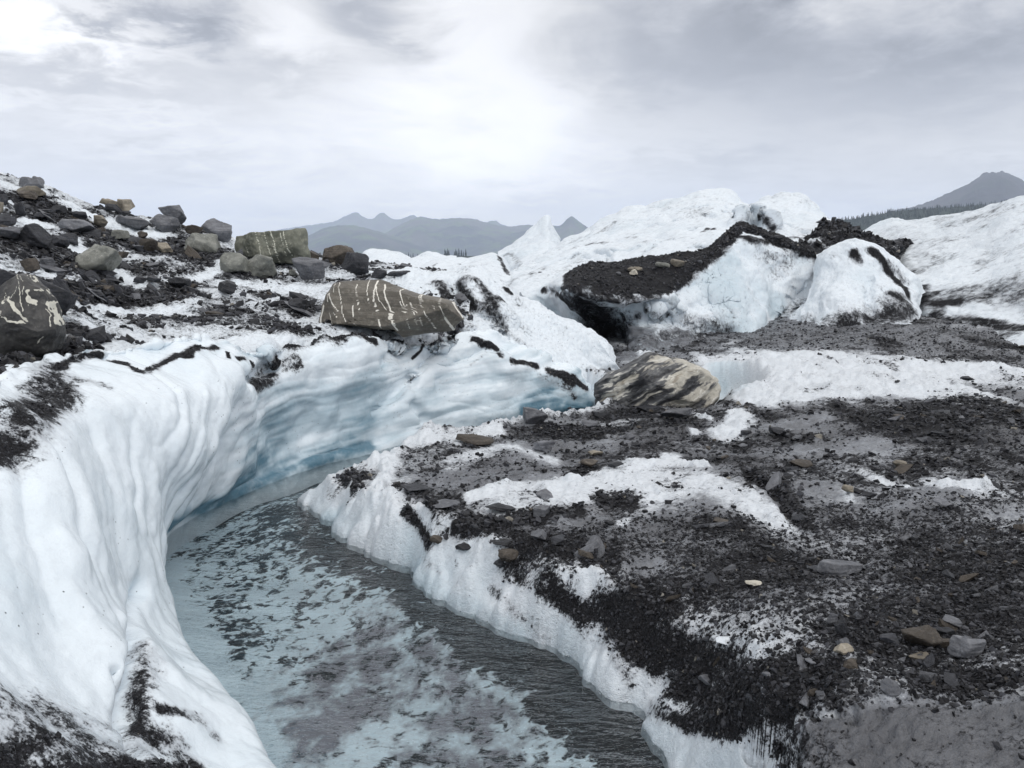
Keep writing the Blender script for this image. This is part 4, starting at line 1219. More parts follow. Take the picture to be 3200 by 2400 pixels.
# ------------------------------------------------------------------ mountains, wooded hill, trees
def mountain(name, crest, d, mat, rough=.10, depth=.30, n=160, seed=1, base=262):
    c = rowc([P(x, y, d) for x, y in crest], n)
    rows = []
    nr = 60
    for k in range(nr):
        f = k / (nr - 1) * 1.5 - .5                     # -.5 behind .. 0 crest .. 1 foot
        q = c.copy()
        s = 1 - depth * f if f > 0 else 1 - depth * 1.2 * f
        q[:, :2] *= s
        q[:, 2] = (c[:, 2] + 40) * (1 - min(1, abs(f) * (1 if f > 0 else 2))) ** .85 - 40
        rows.append(q)
    G = np.array(rows)
    rel = np.clip((G[..., 2] + 40) / 400, 0, 1)
    sc = 1 / (.045 * d)
    off = fbm(G * np.array([1, .55, 0]), sc * 1.0, 5, .55, seed)
    rid = (.5 - np.abs(perlin(G * np.array([1, .5, 0]) * sc * 1.4 + seed))) * 2
    f = np.abs(np.linspace(-.5, 1, nr))[:, None]
    G[..., 2] += (off * .6 + rid * .7) * rough * np.clip(c[:, 2], 20, None)[None] * sst(.0, .25, f) * (1 - sst(.7, 1, f))
    G[..., 2] += fbm(G, 6 / (.045 * d), 3, .5, seed) * .012 * c[:, 2].mean() * (1 - sst(.1, .4, f))
    G[..., 2] += fbm(np.stack([G[..., 0], G[..., 1], 0 * G[..., 0]], -1), 9 / (.045 * d), 3, .5, seed + 3) * .014 * np.clip(c[:, 2], 10, None)[None] * (1 - sst(.0, .3, f))
    return tag(mesh_obj(name, G.reshape(-1, 3), quads(*G.shape[:2]), mat), kind='structure'), G


def quads(nr, nc):
    idx = np.arange(nr * nc).reshape(nr, nc)
    return np.stack([idx[:-1, :-1], idx[:-1, 1:], idx[1:, 1:], idx[1:, :-1]], -1).reshape(-1, 4)


mountain('mountain', [R2(-200, 350), R2(30, 300), R2(160, 285), R2(280, 265), R2(350, 235), R2(430, 204), R2(460, 225), R2(520, 250), R2(590, 206), R2(640, 240), R2(700, 250), R2(770, 226), R2(820, 240), R2(920, 300), R2(1000, 350)], 9500, M_MTN, seed=2, depth=.16)
mountain('mountain', [R2(1050, 330), R2(1180, 280), R2(1250, 268), R2(1295, 256), R2(1340, 280), R2(1420, 310), R2(1500, 340)], 9000, M_MTN, seed=6, depth=.16)
mountain('mountain', [R2(560, 370), R2(640, 320), R2(720, 275), R2(790, 245), R2(840, 233), R2(900, 246), R2(980, 248), R2(1070, 241), R2(1170, 248), R2(1260, 275), R2(1380, 295), R2(1500, 286), R2(1620, 300), R2(1750, 330)], 6500, M_MTN, seed=3)
mountain('mountain', [R2(-250, 440), R2(0, 395), R2(110, 362), R2(240, 303), R2(370, 288), R2(480, 302), R2(620, 345), R2(720, 372), R2(850, 430)], 5200, M_MTN, seed=4)
mountain('mountain', [R2(1400, 340), R2(1550, 312), R2(1660, 292), R2(1710, 288), R2(1750, 255), R2(1780, 232), R2(1810, 250), R2(1880, 298), R2(1960, 330), R2(2100, 360)], 5600, M_MTN, seed=8, depth=.2)
mountain('mountain', [R4(900, 500), R4(1100, 430), R4(1230, 405), R4(1350, 368), R4(1500, 310), R4(1600, 262), R4(1720, 210), R4(1810, 150), R4(1870, 110), R4(1950, 98), R4(2060, 105), R4(2200, 170), R4(2500, 330), R4(2900, 450)], 3900, M_MTN2, seed=5)
_, HG = mountain('hill', [R4(150, 560), R4(480, 516), R4(700, 510), R4(900, 475), R4(1200, 428), R4(1500, 412), R4(1700, 398), R4(2000, 375), R4(2300, 350), R4(2800, 330)], 1500, M_HILL, rough=.05, seed=7, depth=.4)
_, MG = mountain('moraine', [R2(-100, 520), R2(300, 505), R2(600, 500), R2(740, 492), R2(900, 487), R2(1100, 482), R2(1300, 480), R2(1500, 490)], 1300, M_HILL, rough=.05, seed=9, depth=.3)


def spruce(h, seed, n=7):
    """jagged narrow conifer crown: skirts of drooping spikes"""
    r = np.random.default_rng(seed)
    V, F = [], []
    for k in range(n):
        z0, z1 = h * (.10 + .9 * k / n), h * min(1.0, .10 + .9 * (k + 1.9) / n)
        rad = h * .17 * (1 - k / n) + h * .015
        b = len(V)
        V.append((0, 0, z1))
        m = 9
        for i in range(m):
            a = 2 * math.pi * (i + r.uniform(-.2, .2)) / m
            q = rad * r.uniform(.55, 1.2)
            V.append((q * math.cos(a), q * math.sin(a), z0 - r.uniform(0, .03) * h))
        for i in range(m):
            F.append((b, b + 1 + i, b + 1 + (i + 1) % m))
    return np.array(V), np.array(F)


def trunk(h):
    m = 6
    V = [(.035 * h * .5 * math.cos(a), .035 * h * .5 * math.sin(a), 0) for a in np.linspace(0, 2 * math.pi, m, endpoint=False)] + [(0, 0, h * .8)]
    return np.array(V), np.array([(i, (i + 1) % m, m) for i in range(m)])


kinds = []
for s in range(3):
    cr_o = spruce(1.0, 40 + s)
    mc = mesh_obj('crown', cr_o[0], cr_o[1], M_NEEDLE, smooth=False)
    mt = mesh_obj('trunk', *trunk(1.0), M_BARK, smooth=False)
    kinds.append((mc, mt))
used = set()
for i, X2 in enumerate([742, 758, 772, 786, 815, 986, 992, 1003, 1011, 1046, 1054, 1062, 1074, 1090, 1102, 1117]):
    px, py = R2(X2, 487 if X2 < 900 else 482)
    x, y, z = P(px, py + .3, 1280 + 3 * (i % 4))
    hh = [7, 9, 6, 8][i % 4] if X2 < 900 else [13, 11, 14, 12, 9][i % 5]
    e = bpy.data.objects.new('conifer', None)
    COL.objects.link(e)
    e.location = (x, y, z - 1)
    e.scale = (hh,) * 3
    e.rotation_euler.z = i * 1.7
    for src in kinds[i % 3]:
        c = src if (i % 3, src.name[:5]) not in used else src.copy()
        if c is not src: COL.objects.link(c)
        used.add((i % 3, src.name[:5]))
        c.parent = e
    tag(e, 'tiny dark conifer on the moraine, ' + ('part of the short low row' if X2 < 900 else 'in the taller clump standing above the white ice mound'), 'tree', 'conifers on the distant moraine')

SV, SF = spruce(1.0, 77, 4)
pts = []
rr = np.random.default_rng(12)
nr, nc = HG.shape[:2]
for _ in range(5200):
    j = rr.integers(0, nc - 1)
    i = 20 + int(abs(rr.normal()) * 12) if rr.random() < .75 else rr.integers(16, nr - 4)
    i = min(i, nr - 2)
    if rr.random() < .07: i = 20
    q = HG[i, j] + (HG[i, j + 1] - HG[i, j]) * rr.random() + (HG[i + 1, j] - HG[i, j]) * rr.random()
    pts.append(q)
pts = np.array(pts)
hs = (2.5 + 6.5 * rr.random(len(pts)) ** 2.5)[:, None, None]
V = SV[None] * hs * np.array([.8, .8, 1]) + pts[:, None, :]
F = SF[None] + (np.arange(len(pts)) * len(SV))[:, None, None]
tag(mesh_obj('forest', V.reshape(-1, 3), F.reshape(-1, 3), M_NEEDLE, smooth=False), kind='stuff')

# ------------------------------------------------------------------ rocks
_ico = {}


def ico(sub):
    if sub not in _ico:
        bm = bmesh.new()
        bmesh.ops.create_icosphere(bm, subdivisions=sub, radius=1)
        bm.verts.ensure_lookup_table()
        _ico[sub] = (np.array([v.co[:] for v in bm.verts]), np.array([[v.index for v in f.verts] for f in bm.faces]))
        bm.free()
    return _ico[sub]


def rock_shape(seed, dims, planes=16, sub=4, rough=.05, flat=.5, layers=0.0, tight=(.62, 1.0), extra=()):
    """a faceted stone: a ball cut by planes, sized to dims, weathered; stands on z = 0"""
    r = np.random.default_rng(seed)
    D, F = ico(sub)
    nrm = r.normal(size=(planes, 3))
    nrm /= np.linalg.norm(nrm, axis=1)[:, None]
    off = r.uniform(*tight, size=planes)
    if flat:
        for s in (1, -1):
            q = np.array([r.normal() * .12, r.normal() * .12, s]); q /= np.linalg.norm(q)
            nrm = np.vstack([nrm, q]); off = np.append(off, flat + r.uniform(-.08, .08))
    for q, o in extra:
        q = np.array(q, float); q /= np.linalg.norm(q)
        nrm = np.vstack([nrm, q]); off = np.append(off, o)
    dt = D @ nrm.T
    rad = np.where(dt > 1e-3, off / np.maximum(dt, 1e-3), 9).min(1)
    rad = np.minimum(rad, 1.25)
    Q = D * rad[:, None]
    lo, hi = Q.min(0), Q.max(0)
    Q = (Q - (lo + hi) / 2) / (hi - lo) * np.array(dims)
    m = float(np.mean(dims))
    k = rough * m
    Q = Q + D * (fbm(Q, 2.2 / m, 4, .55, seed % 11)[:, None] * k)
    if layers:
        st = np.abs(perlin(np.stack([Q[:, 0] / m * .6, Q[:, 1] / m * .6, Q[:, 2] / m * 9 + Q[:, 0] / m * 1.0], 1) + seed)) - .25
        Q = Q + D * np.array([1, 1, .2]) * (st[:, None] * layers * m)
    Q[:, 2] -= Q[:, 2].min()
    return Q, F


def set_vein(o, val):
    at = o.data.attributes.new('vein', 'FLOAT', 'POINT')
    at.data.foreach_set('value', np.clip(val, 0, 1).astype(np.float32))


SEED = [100]


def place(name, box, mat, label, cat='rock', group=None, planes=10, flat=.72, depth=.85, sink=.10, tilt=None, yaw=None, layers=0.0, rough=.05, sub=4, d=None, extra=(), tight=(.52, 1.0)):
    """one stone filling that box of the photo, standing on the ground its foot meets"""
    x0, y0, x1, y1 = box
    SEED[0] += 1
    r = np.random.default_rng(SEED[0])
    q, nn, dg = ground_at((x0 + x1) / 2, y1 - min(3, .12 * (y1 - y0)))
    d = d or dg
    wd, ht = (x1 - x0) * d / FPX, (y1 - y0) * d / FPX
    # seen from above the top face adds to the height in the picture
    look = max(.0, math.sin(math.atan2(CAMZ - q[2], d)))
    dp = wd * depth
    if tilt is None: tilt = r.uniform(-10, 14)
    hz = max(ht * .35, (ht - dp * look * .8))
    if sub == 4 and x1 - x0 > 14: sub = 5
    Q, F = rock_shape(SEED[0] * 7, (wd, dp, hz * (1 + sink)), planes, sub, rough, flat, layers, tight, extra)
    if tilt:
        c, s = math.cos(R(tilt)), math.sin(R(tilt))
        Q = Q @ np.array([[c, 0, -s], [0, 1, 0], [s, 0, c]])
        Q[:, :2] -= (Q[:, :2].max(0) + Q[:, :2].min(0)) / 2
        Q[:, 0] *= wd / np.ptp(Q[:, 0]); Q[:, 2] *= hz * (1 + sink) / np.ptp(Q[:, 2]); Q[:, 2] -= Q[:, 2].min()
    o = mesh_obj(name, Q, F, mat, smooth=sub > 3)
    base = P((x0 + x1) / 2, y1, d)
    z = base[2] - hz * sink
    if d == dg: z = min(z, q[2] + .02)
    o.location = (base[0], d + dp * .25, z)
    tag(o, label, cat, group)
    return o


def b1(a, b, c, d): return R1(a, b) + R1(c, d)
def b2(a, b, c, d): return R2(a, b) + R2(c, d)
def b3(a, b, c, d): return R3(a, b) + R3(c, d)
def b6(a, b, c, d): return R6(a, b) + R6(c, d)
def b7(a, b, c, d): return R7(a, b) + R7(c, d)


MS = 'boulders and rocks on the moraine slope'
B = 'boulder'
for args in [
    (B, b1(85, 145, 255, 215), SLATEG, 'flat topped grey block crowning the crest of the snowy moraine', dict(tilt=4, planes=9)),
    ('rock', b1(175, 143, 265, 195), SLATEG, 'small grey stone tucked behind the flat block on the moraine crest', dict()),
    (B, b1(80, 195, 275, 265), TAN, 'tan grey slab just below the flat block on the moraine crest', dict(tilt=5, planes=9)),
    ('rock', b1(115, 230, 220, 285), BROWN, 'brownish rock under the tan slab near the moraine crest', dict()),
    ('rock', b1(-20, 255, 48, 320), SLATE, 'dark rock cut by the photo edge below the moraine crest', dict()),
    ('rock', b1(-30, 305, 30, 385), TAN, 'tan rock at the photo edge above a dark block', dict()),
    (B, b1(-60, 378, 78, 452), SLATE, 'dark block at the photo edge on the upper moraine', dict()),
    ('rock', b1(620, 273, 722, 322), TAN, 'tan rock at the back of the trio on the moraine skyline', dict()),
    (B, b1(718, 285, 826, 360), TAN, 'light tan block with a flat end, in the trio on the moraine skyline', dict(planes=9)),
    ('rock', b1(633, 308, 748, 360), SLATE, 'dark rock at the front of the trio on the moraine skyline', dict()),
    ('rock', b1(740, 358, 815, 390), SLATE, 'thin dark slate below the trio on the moraine skyline', dict()),
    (B, b1(993, 320, 1156, 430), SLATEG, 'squarish grey block with a pale top on the moraine skyline', dict(planes=10)),
    (B, b1(933, 380, 1102, 492), SLATEG, 'dark grey wedge leaning against the squarish skyline block', dict(tilt=14, planes=10)),
    (B, b1(712, 388, 938, 466), SLATEG, 'long light grey flat slab on the upper moraine', dict(planes=8, tilt=6)),
    (B, b1(1258, 406, 1455, 548), SLATEG, 'grey angular slab tipped on the moraine edge above a snow patch', dict(planes=9, tilt=24)),
    (B, b1(1132, 500, 1368, 632), GREEN, 'pale greenish boulder with a pointed top in mid moraine', dict(planes=13, tilt=4)),
    (B, b1(1368, 620, 1546, 748), GREEN, 'pale greenish pointed rock at the foot of the biggest greenish boulder', dict(planes=11, tilt=8)),
    (B, b1(1528, 634, 1732, 776), GREEN, 'split pale green rock beside the pointed greenish rock', dict(planes=12)),
    (B, b1(1828, 648, 2028, 786), SLATEG, 'rounded grey rock with bedding lines right of the veined greenish boulder'.replace('right of', 'before'), dict(layers=.03, tilt=12)),
    ('rock', b1(1908, 603, 1998, 668), BROWN, 'small brown rock wedged behind the rounded bedded rock', dict()),
    ('rock', b1(1815, 728, 1870, 768), GREEN, 'small greenish stone touching the rounded bedded rock', dict()),
    ('rock', b2(190, 512, 270, 556), SLATEG, 'small grey stone between the bedded rock and the brown boulder', dict()),
    (B, b2(198, 415, 412, 540), BROWN, 'dark brown boulder with a lit flat top on the ice edge', dict(planes=11, tilt=4)),
    (B, b2(323, 458, 504, 602), SLATE, 'black rounded boulder next to the dark brown boulder', dict(planes=20, rough=.07)),
    ('rock', b2(515, 555, 622, 618), SLATE, 'dark rock on the stained ice behind the black rounded boulder', dict()),
    ('rock', b2(620, 572, 765, 608), SLATE, 'thin dark slab lying on the ice near the black rounded boulder', dict()),
    (B, b1(478, 568, 732, 738), GREEN, 'big rounded olive green boulder alone in the middle of the moraine', dict(planes=18, tilt=10)),
    (B, b1(72, 438, 302, 582), SLATE, 'dark upright slate with a ragged top on the moraine', dict(planes=10, layers=.04, tilt=20)),
    ('rock', b1(298, 508, 422, 596), SLATE, 'black triangular rock beside a patch of clean snow', dict(planes=8, tilt=20)),
    ('rock', b1(378, 498, 482, 572), SLATE, 'dark rock uphill of the black triangular rock', dict(tilt=14)),
    ('rock', b1(88, 308, 152, 382), SLATE, 'small dark pointed rock in snow near the moraine crest', dict(planes=8)),
    (B, b1(368, 408, 558, 484), SLATEG, 'long grey slate slab half buried on the upper moraine', dict(planes=8, tilt=8)),
    (B, b1(568, 383, 672, 452), TAN, 'small mottled tan rock left of the long light slab'.replace('left of', 'beside'), dict()),
    (B, b1(1353, 793, 1492, 882), SLATE, 'dark layered rock lying alone on clean snow below the greenish rocks', dict(layers=.05, tilt=14)),
    ('rock', b1(1058, 773, 1192, 836), SLATE, 'dark slate slab low on the moraine above grey ice', dict(tilt=8, layers=.04)),
    ('rock', b1(878, 533, 978, 612), BROWN, 'dark brown rock beside the little tan stone', dict()),
    ('rock', b1(973, 558, 1078, 618), TAN, 'little ochre tan stone in mid moraine', dict()),
    (B, b1(1808, 903, 1942, 988), SLATE, 'black ragged slate on the snow behind the pale veined boulder', dict(layers=.06, planes=10)),
    ('rock', b1(1965, 945, 2032, 975), SLATE, 'tiny dark slate just behind the pale veined boulder', dict()),
    ('rock', b1(-40, 458, 132, 532), SLATEG, 'grey brown slab at the photo edge in mid moraine', dict(planes=9)),
    ('rock', b1(232, 653, 334, 712), SLATEG, 'grey slate above the big veined dark boulder', dict(planes=8)),
    ('rock', b1(128, 658, 242, 742), BROWN, 'brown rock above the big veined dark boulder', dict()),
    ('rock', b1(1162, 448, 1272, 502), BROWN, 'brownish rock below the tipped angular slab', dict()),
    ('rock', b1(858, 488, 922, 532), BROWN, 'small brown stone under the dark grey wedge', dict()),
    ('rock', b1(698, 478, 802, 532), GREEN, 'greenish grey stone below the long light slab', dict()),
    ('rock', b1(328, 323, 402, 372), SLATE, 'dark rock on the upper moraine below a strip of clean snow', dict()),
    ('rock', b1(203, 368, 302, 412), SLATE, 'flat dark slate on snow in the upper moraine', dict(tilt=6)),
    ('rock', b1(453, 358, 542, 402), SLATE, 'dark slate uphill of the long light slab', dict()),
    ('rock', b1(835, 768, 910, 818), SLATE, 'short dark slate above the low snow band', dict(tilt=14)),
    ('rock', b1(900, 760, 1000, 800), SLATE, 'long thin dark slate on the lower moraine', dict(tilt=8)),
    ('rock', b1(820, 575, 935, 618), SLATEG, 'light grey flat slate next to the dark brown rock', dict(tilt=4)),
    ('rock', b1(700, 610, 790, 650), BROWN, 'flat brown slate behind the olive green boulder', dict()),
    ('rock', b1(640, 780, 760, 815), SLATE, 'thin black slate below the olive green boulder', dict(tilt=8)),
    ('rock', b1(530, 850, 650, 900), SLATE, 'dark slate near the lower edge of the moraine rubble', dict(tilt=8)),
]:
    kw = args[4]
    place(args[0], args[1], args[2], args[3], 'boulder' if args[0] == B else 'rock', MS, **kw)

CR = 'stones along the rim of the grit cap'
for args in [
    (b3(578, 733, 622, 762), TAN, 'small tan stone at the start of the row on the grit cap'),
    (b3(590, 748, 652, 786), PALE, 'palest yellowish stone in the row on the grit cap'),
    (b3(622, 733, 682, 762), TAN, 'greyish tan stone behind the pale one on the grit cap'),
    (b3(772, 703, 872, 742), GREEN, 'wide greenish stone on the rim of the grit cap'),
    (b3(878, 683, 972, 738), TAN, 'tall brownish stone on the rim of the grit cap'),
    (b3(1060, 678, 1100, 698), SLATEG, 'little grey stone where the grit cap starts to climb'),
    (b3(495, 762, 535, 785), SLATEG, 'little grey stone near the overhanging end of the grit cap'),
]:
    place('stone', args[0], args[1], args[2], 'stone', CR, sub=3)
place('rock', b3(1588, 515, 1672, 548), SLATE, 'flat dark slab lying behind the peak of the grit capped mound', 'rock', sub=3, planes=8)

# the big veined greenish boulder
o = place(B, b1(1456, 473, 1952, 692), GVEIN, 'biggest greenish boulder with thin white veins and a ragged overhanging end', 'boulder', MS, planes=20, sub=6, depth=.6, flat=.6, rough=.06, tilt=-3, tight=(.7, 1.0))
co = np.zeros(len(o.data.vertices) * 3); o.data.vertices.foreach_get('co', co); co = co.reshape(-1, 3)


def plane_veins(Q, specs, jig=.03):
    """pale veins where thin slanted sheets of quartz cut the stone"""
    v = np.zeros(len(Q))
    for px_, slope_, wdt, z0, z1 in specs:
        wv = fbm(Q, 3, 3, .5, int(px_ * 50) % 7) * jig
        dist = np.abs(Q[:, 0] - (px_ - slope_ * Q[:, 2]) + wv) / (wdt * .5 * (1 + .5 * fbm(Q, 5, 2, .5, 3)))
        k = 1 - sst(.6, 1.6, dist)
        k *= sst(z0 - .05, z0 + .02, Q[:, 2]) * (1 - sst(z1 - .02, z1 + .05, Q[:, 2]))
        v = np.maximum(v, k)
    return v


hw = np.ptp(co[:, 0]) / 2
hh = co[:, 2].max()
set_vein(o, plane_veins(co, [(-.1 * hw, .25, .02, 0, hh), (.12 * hw, .25, .018, .2 * hh, hh), (.33 * hw, .3, .03, .3 * hh, hh), (.55 * hw, .3, .02, .3 * hh, hh), (.68 * hw, .35, .025, .2 * hh, .9 * hh), (.25 * hw, .2, .015, 0, .6 * hh), (-.5 * hw, .2, .015, 0, .5 * hh)]))

# ---- boulders with an outline of their own
def outlined(name, outline, d, thick, mat, label, seed, sub=6, rough=.03, layers=0.0, ltilt=1.6, facets=(), back=1.0, group=None):
    """a boulder whose front outline is known: a solid of real depth, cut by facets"""
    D, F = ico(sub)
    pts = np.array([P(x, y, d) for x, y in outline])
    c = np.array([pts[:, 0].mean(), d, (pts[:, 2].max() + pts[:, 2].min()) / 2])
    pl = np.concatenate([pts, pts[:1]])
    pl2 = np.stack([pl[:, 0] - c[0], pl[:, 2] - c[2]], 1)
    seg = np.concatenate([pl2[i] + (pl2[i + 1] - pl2[i]) * np.linspace(0, 1, 60, endpoint=False)[:, None] for i in range(len(pl2) - 1)])
    ang, rad = np.arctan2(seg[:, 1], seg[:, 0]), np.hypot(seg[:, 0], seg[:, 1])
    od = np.argsort(ang)
    ang, rad = ang[od], rad[od]
    a = np.arctan2(D[:, 2], D[:, 0])
    Rr = np.interp(a, ang, rad, period=2 * math.pi)
    sxy = np.hypot(D[:, 0], D[:, 2])
    rho = np.clip(sxy, 0, 1) ** .55
    zeta = np.sign(D[:, 1]) * (1 - np.clip(rho, 0, 1) ** 4) ** .5
    Q = np.stack([np.cos(a) * Rr * rho, np.where(zeta > 0, zeta * back, zeta) * thick / 2, np.sin(a) * Rr * rho], 1)
    for nrm, off in facets:
        nrm = np.array(nrm, float); nrm /= np.linalg.norm(nrm)
        e = np.maximum(Q @ nrm - off, 0)
        Q = Q - e[:, None] * nrm * .96
    nn = D * np.array([1, 1, 1])
    m = thick
    Q = Q + nn * fbm(Q, 2.4 / m, 5, .55, seed)[:, None] * rough * m
    if layers:
        st = perlin(np.stack([Q[:, 0] * .8, Q[:, 1] * .8, Q[:, 2] * 9 / m + Q[:, 0] * ltilt / m], 1) + seed)
        st = np.tanh(st * 4) * .45
        Q = Q + nn * st[:, None] * layers * m
    o = mesh_obj(name, Q, F, mat, smooth=True)
    o.location = c
    tag(o, label, 'boulder', group)
    return o, Q, c


def px_local(pts, d, c):
    return [np.array(P(x, y, d)) - c for x, y in pts]


def vein_lines(Q, lines, d, c, k=.62, wig=.009, var=.4):
    """veins drawn on the front face, carried straight through the stone"""
    v = np.zeros(len(Q))
    qw = Q[:, [0, 2]] + np.stack([fbm(Q, 5, 4, .6, 2), fbm(Q, 5, 4, .6, 4)], 1) * wig
    wn = np.clip(.95 + var * fbm(Q, 6, 3, .6, 6), .3, 1.8)
    for width, pts in lines:
        L = px_local(pts, d, c)
        w = k * width * d / FPX
        for a, b in zip(L[:-1], L[1:]):
            a2, b2_ = a[[0, 2]], b[[0, 2]]
            ab = b2_ - a2
            q = qw
            t = np.clip(((q - a2) @ ab) / (ab @ ab), 0, 1)
            dist = np.linalg.norm(q - a2 - t[:, None] * ab, axis=1)
            v = np.maximum(v, 1 - sst(.6, 1.5, dist / w / wn))
    return v


# pale veined boulder balanced on the wall
D0 = 13.6
ol = [R2(*q) for q in [(208, 890), (225, 800), (250, 720), (300, 655), (345, 640), (420, 640), (500, 632), (600, 640), (720, 690), (820, 720), (950, 745), (1040, 770), (1085, 840), (1108, 880), (1050, 915), (1040, 945), (960, 955), (860, 970), (740, 992), (715, 965), (690, 940), (600, 935), (480, 930), (380, 915), (280, 912), (240, 925)]]
o, Q, c = outlined('boulder', ol, D0, 1.5, STRIPED, 'large brown grey boulder with many thin white veins, perched on the ice wall rim', 3, sub=7, rough=.022, layers=.012, facets=[((.05, -1, .30), .50), ((.4, -1, -.9), .60), ((-.9, -1, .1), .98), ((.1, -.3, 1), .42)])
set_vein(o, vein_lines(Q, [(.7, [R2(*q) for q in l]) if len(l) else None for l in [
    [(318, 655), (325, 705)], [(345, 645), (370, 740), (385, 830), (410, 880)], [(452, 655), (470, 740), (485, 810)], [(512, 635), (525, 700), (542, 770)],
    [(570, 670), (600, 740), (640, 800), (680, 860), (705, 900)], [(720, 690), (745, 760), (775, 830)], [(730, 760), (755, 830), (775, 880), (780, 925)], [(790, 770), (815, 840), (830, 905)], [(815, 800), (845, 850), (862, 910)],
    [(835, 720), (860, 790), (890, 850), (920, 900), (938, 940)], [(845, 725), (865, 760)], [(445, 780), (455, 850), (465, 920)], [(300, 830), (325, 900)], [(930, 780), (935, 800)], [(965, 750), (975, 800), (1000, 870)], [(330, 830), (360, 860)], [(770, 780), (770, 840)], [(285, 715), (290, 760)]]] +
    [(1.25, [R2(*q) for q in l]) for l in [[(565, 640), (568, 740), (585, 800), (605, 870), (618, 920)], [(620, 660), (640, 730), (665, 790), (690, 860)], [(650, 820), (690, 890), (712, 935)], [(295, 710), (320, 770), (360, 820)]]] +
    [(2.0, [R2(*q) for q in l]) for l in [[(1000, 870), (1020, 900), (1042, 940)], [(255, 790), (240, 850), (235, 905)]]] + [(.8, [R2(1040, 770), R2(1105, 872)])], D0, c))

# banded boulder at the end of the wall
D1 = 14.3
ol = [R3(*q) for q in [(338, 1590), (342, 1560), (430, 1500), (540, 1450), (640, 1390), (730, 1358), (800, 1352), (880, 1372), (960, 1392), (1060, 1420), (1130, 1470), (1180, 1505), (1215, 1545), (1208, 1580), (1180, 1620), (1140, 1665), (1060, 1705), (900, 1725), (760, 1730), (600, 1730), (450, 1725), (345, 1715)]]
o, Q, c = outlined('boulder', ol, D1, 1.7, BANDED, 'cream and charcoal banded boulder wedged at the end of the ice wall', 8, sub=7, rough=.05, layers=.045, ltilt=-5, facets=[((-.1, -1, .75), .56), ((.35, -1, .15), .66), ((-.45, -1, -.1), .66), ((.25, -1, -.45), .72), ((.9, -.5, .3), .95), ((-.7, -1, .2), .70)])

# dark boulder with white veins, cut by the photo edge
D2 = 7.9
E4 = frame(0, 262.4, .07715)
ol = [E4(*q) for q in [(-700, 900), (-600, 500), (-300, 300), (0, 420), (60, 340), (190, 230), (310, 135), (400, 160), (520, 270), (610, 330), (700, 440), (760, 600), (860, 800), (830, 930), (760, 1080), (735, 1130), (600, 1190), (450, 1250), (200, 1290), (0, 1280), (-400, 1250)]]
o, Q, c = outlined('boulder', ol, D2, 1.3, VEINED, 'big dark slate boulder with thick cream veins beside the curved wall', 5, sub=7, rough=.035, back=.3, layers=.012, facets=[((-.25, -1, .75), .34), ((.95, -1, .45), .36), ((.30, -1, -.75), .36), ((-.9, -1, -.1), .44), ((.9, -.8, -.65), .42), ((.05, -1, -.1), .42)])
set_vein(o, vein_lines(Q, [(.9, [E4(*q) for q in l]) for l in [[(320, 140), (400, 230), (450, 350), (500, 470), (560, 600)], [(380, 155), (440, 200), (490, 240)], [(390, 300), (385, 440)], [(480, 300), (500, 400)], [(710, 600), (760, 720), (800, 820)], [(640, 1000), (730, 930)], [(240, 370), (310, 430), (330, 500)]]] +
    [(1.7, [E4(*q) for q in l]) for l in [[(30, 380), (10, 450), (20, 560), (70, 650), (100, 740), (125, 830)], [(600, 340), (650, 400), (710, 450), (710, 520), (760, 650), (840, 800)], [(330, 600), (380, 680), (450, 740), (620, 720)], [(110, 1160), (180, 1250)], [(270, 430), (320, 510)]]] +
    [(3.2, [E4(*q) for q in l]) for l in [[(330, 430), (440, 530), (520, 620), (610, 710)], [(540, 360), (560, 460), (620, 540)]]], D2, c, .36, .026, .9))
place(B, b1(-120, 705, 150, 960), SLATE, 'dark slate slab leaning behind the big veined dark boulder, cut by the photo edge', 'boulder', MS, layers=.03, planes=10, tilt=14, d=9.6)
place(B, b1(190, 760, 462, 1000), SLATE, 'broad black slate slab sloping down behind the big veined dark boulder', 'boulder', MS, layers=.03, planes=9, tilt=20, d=9.2, flat=.4)

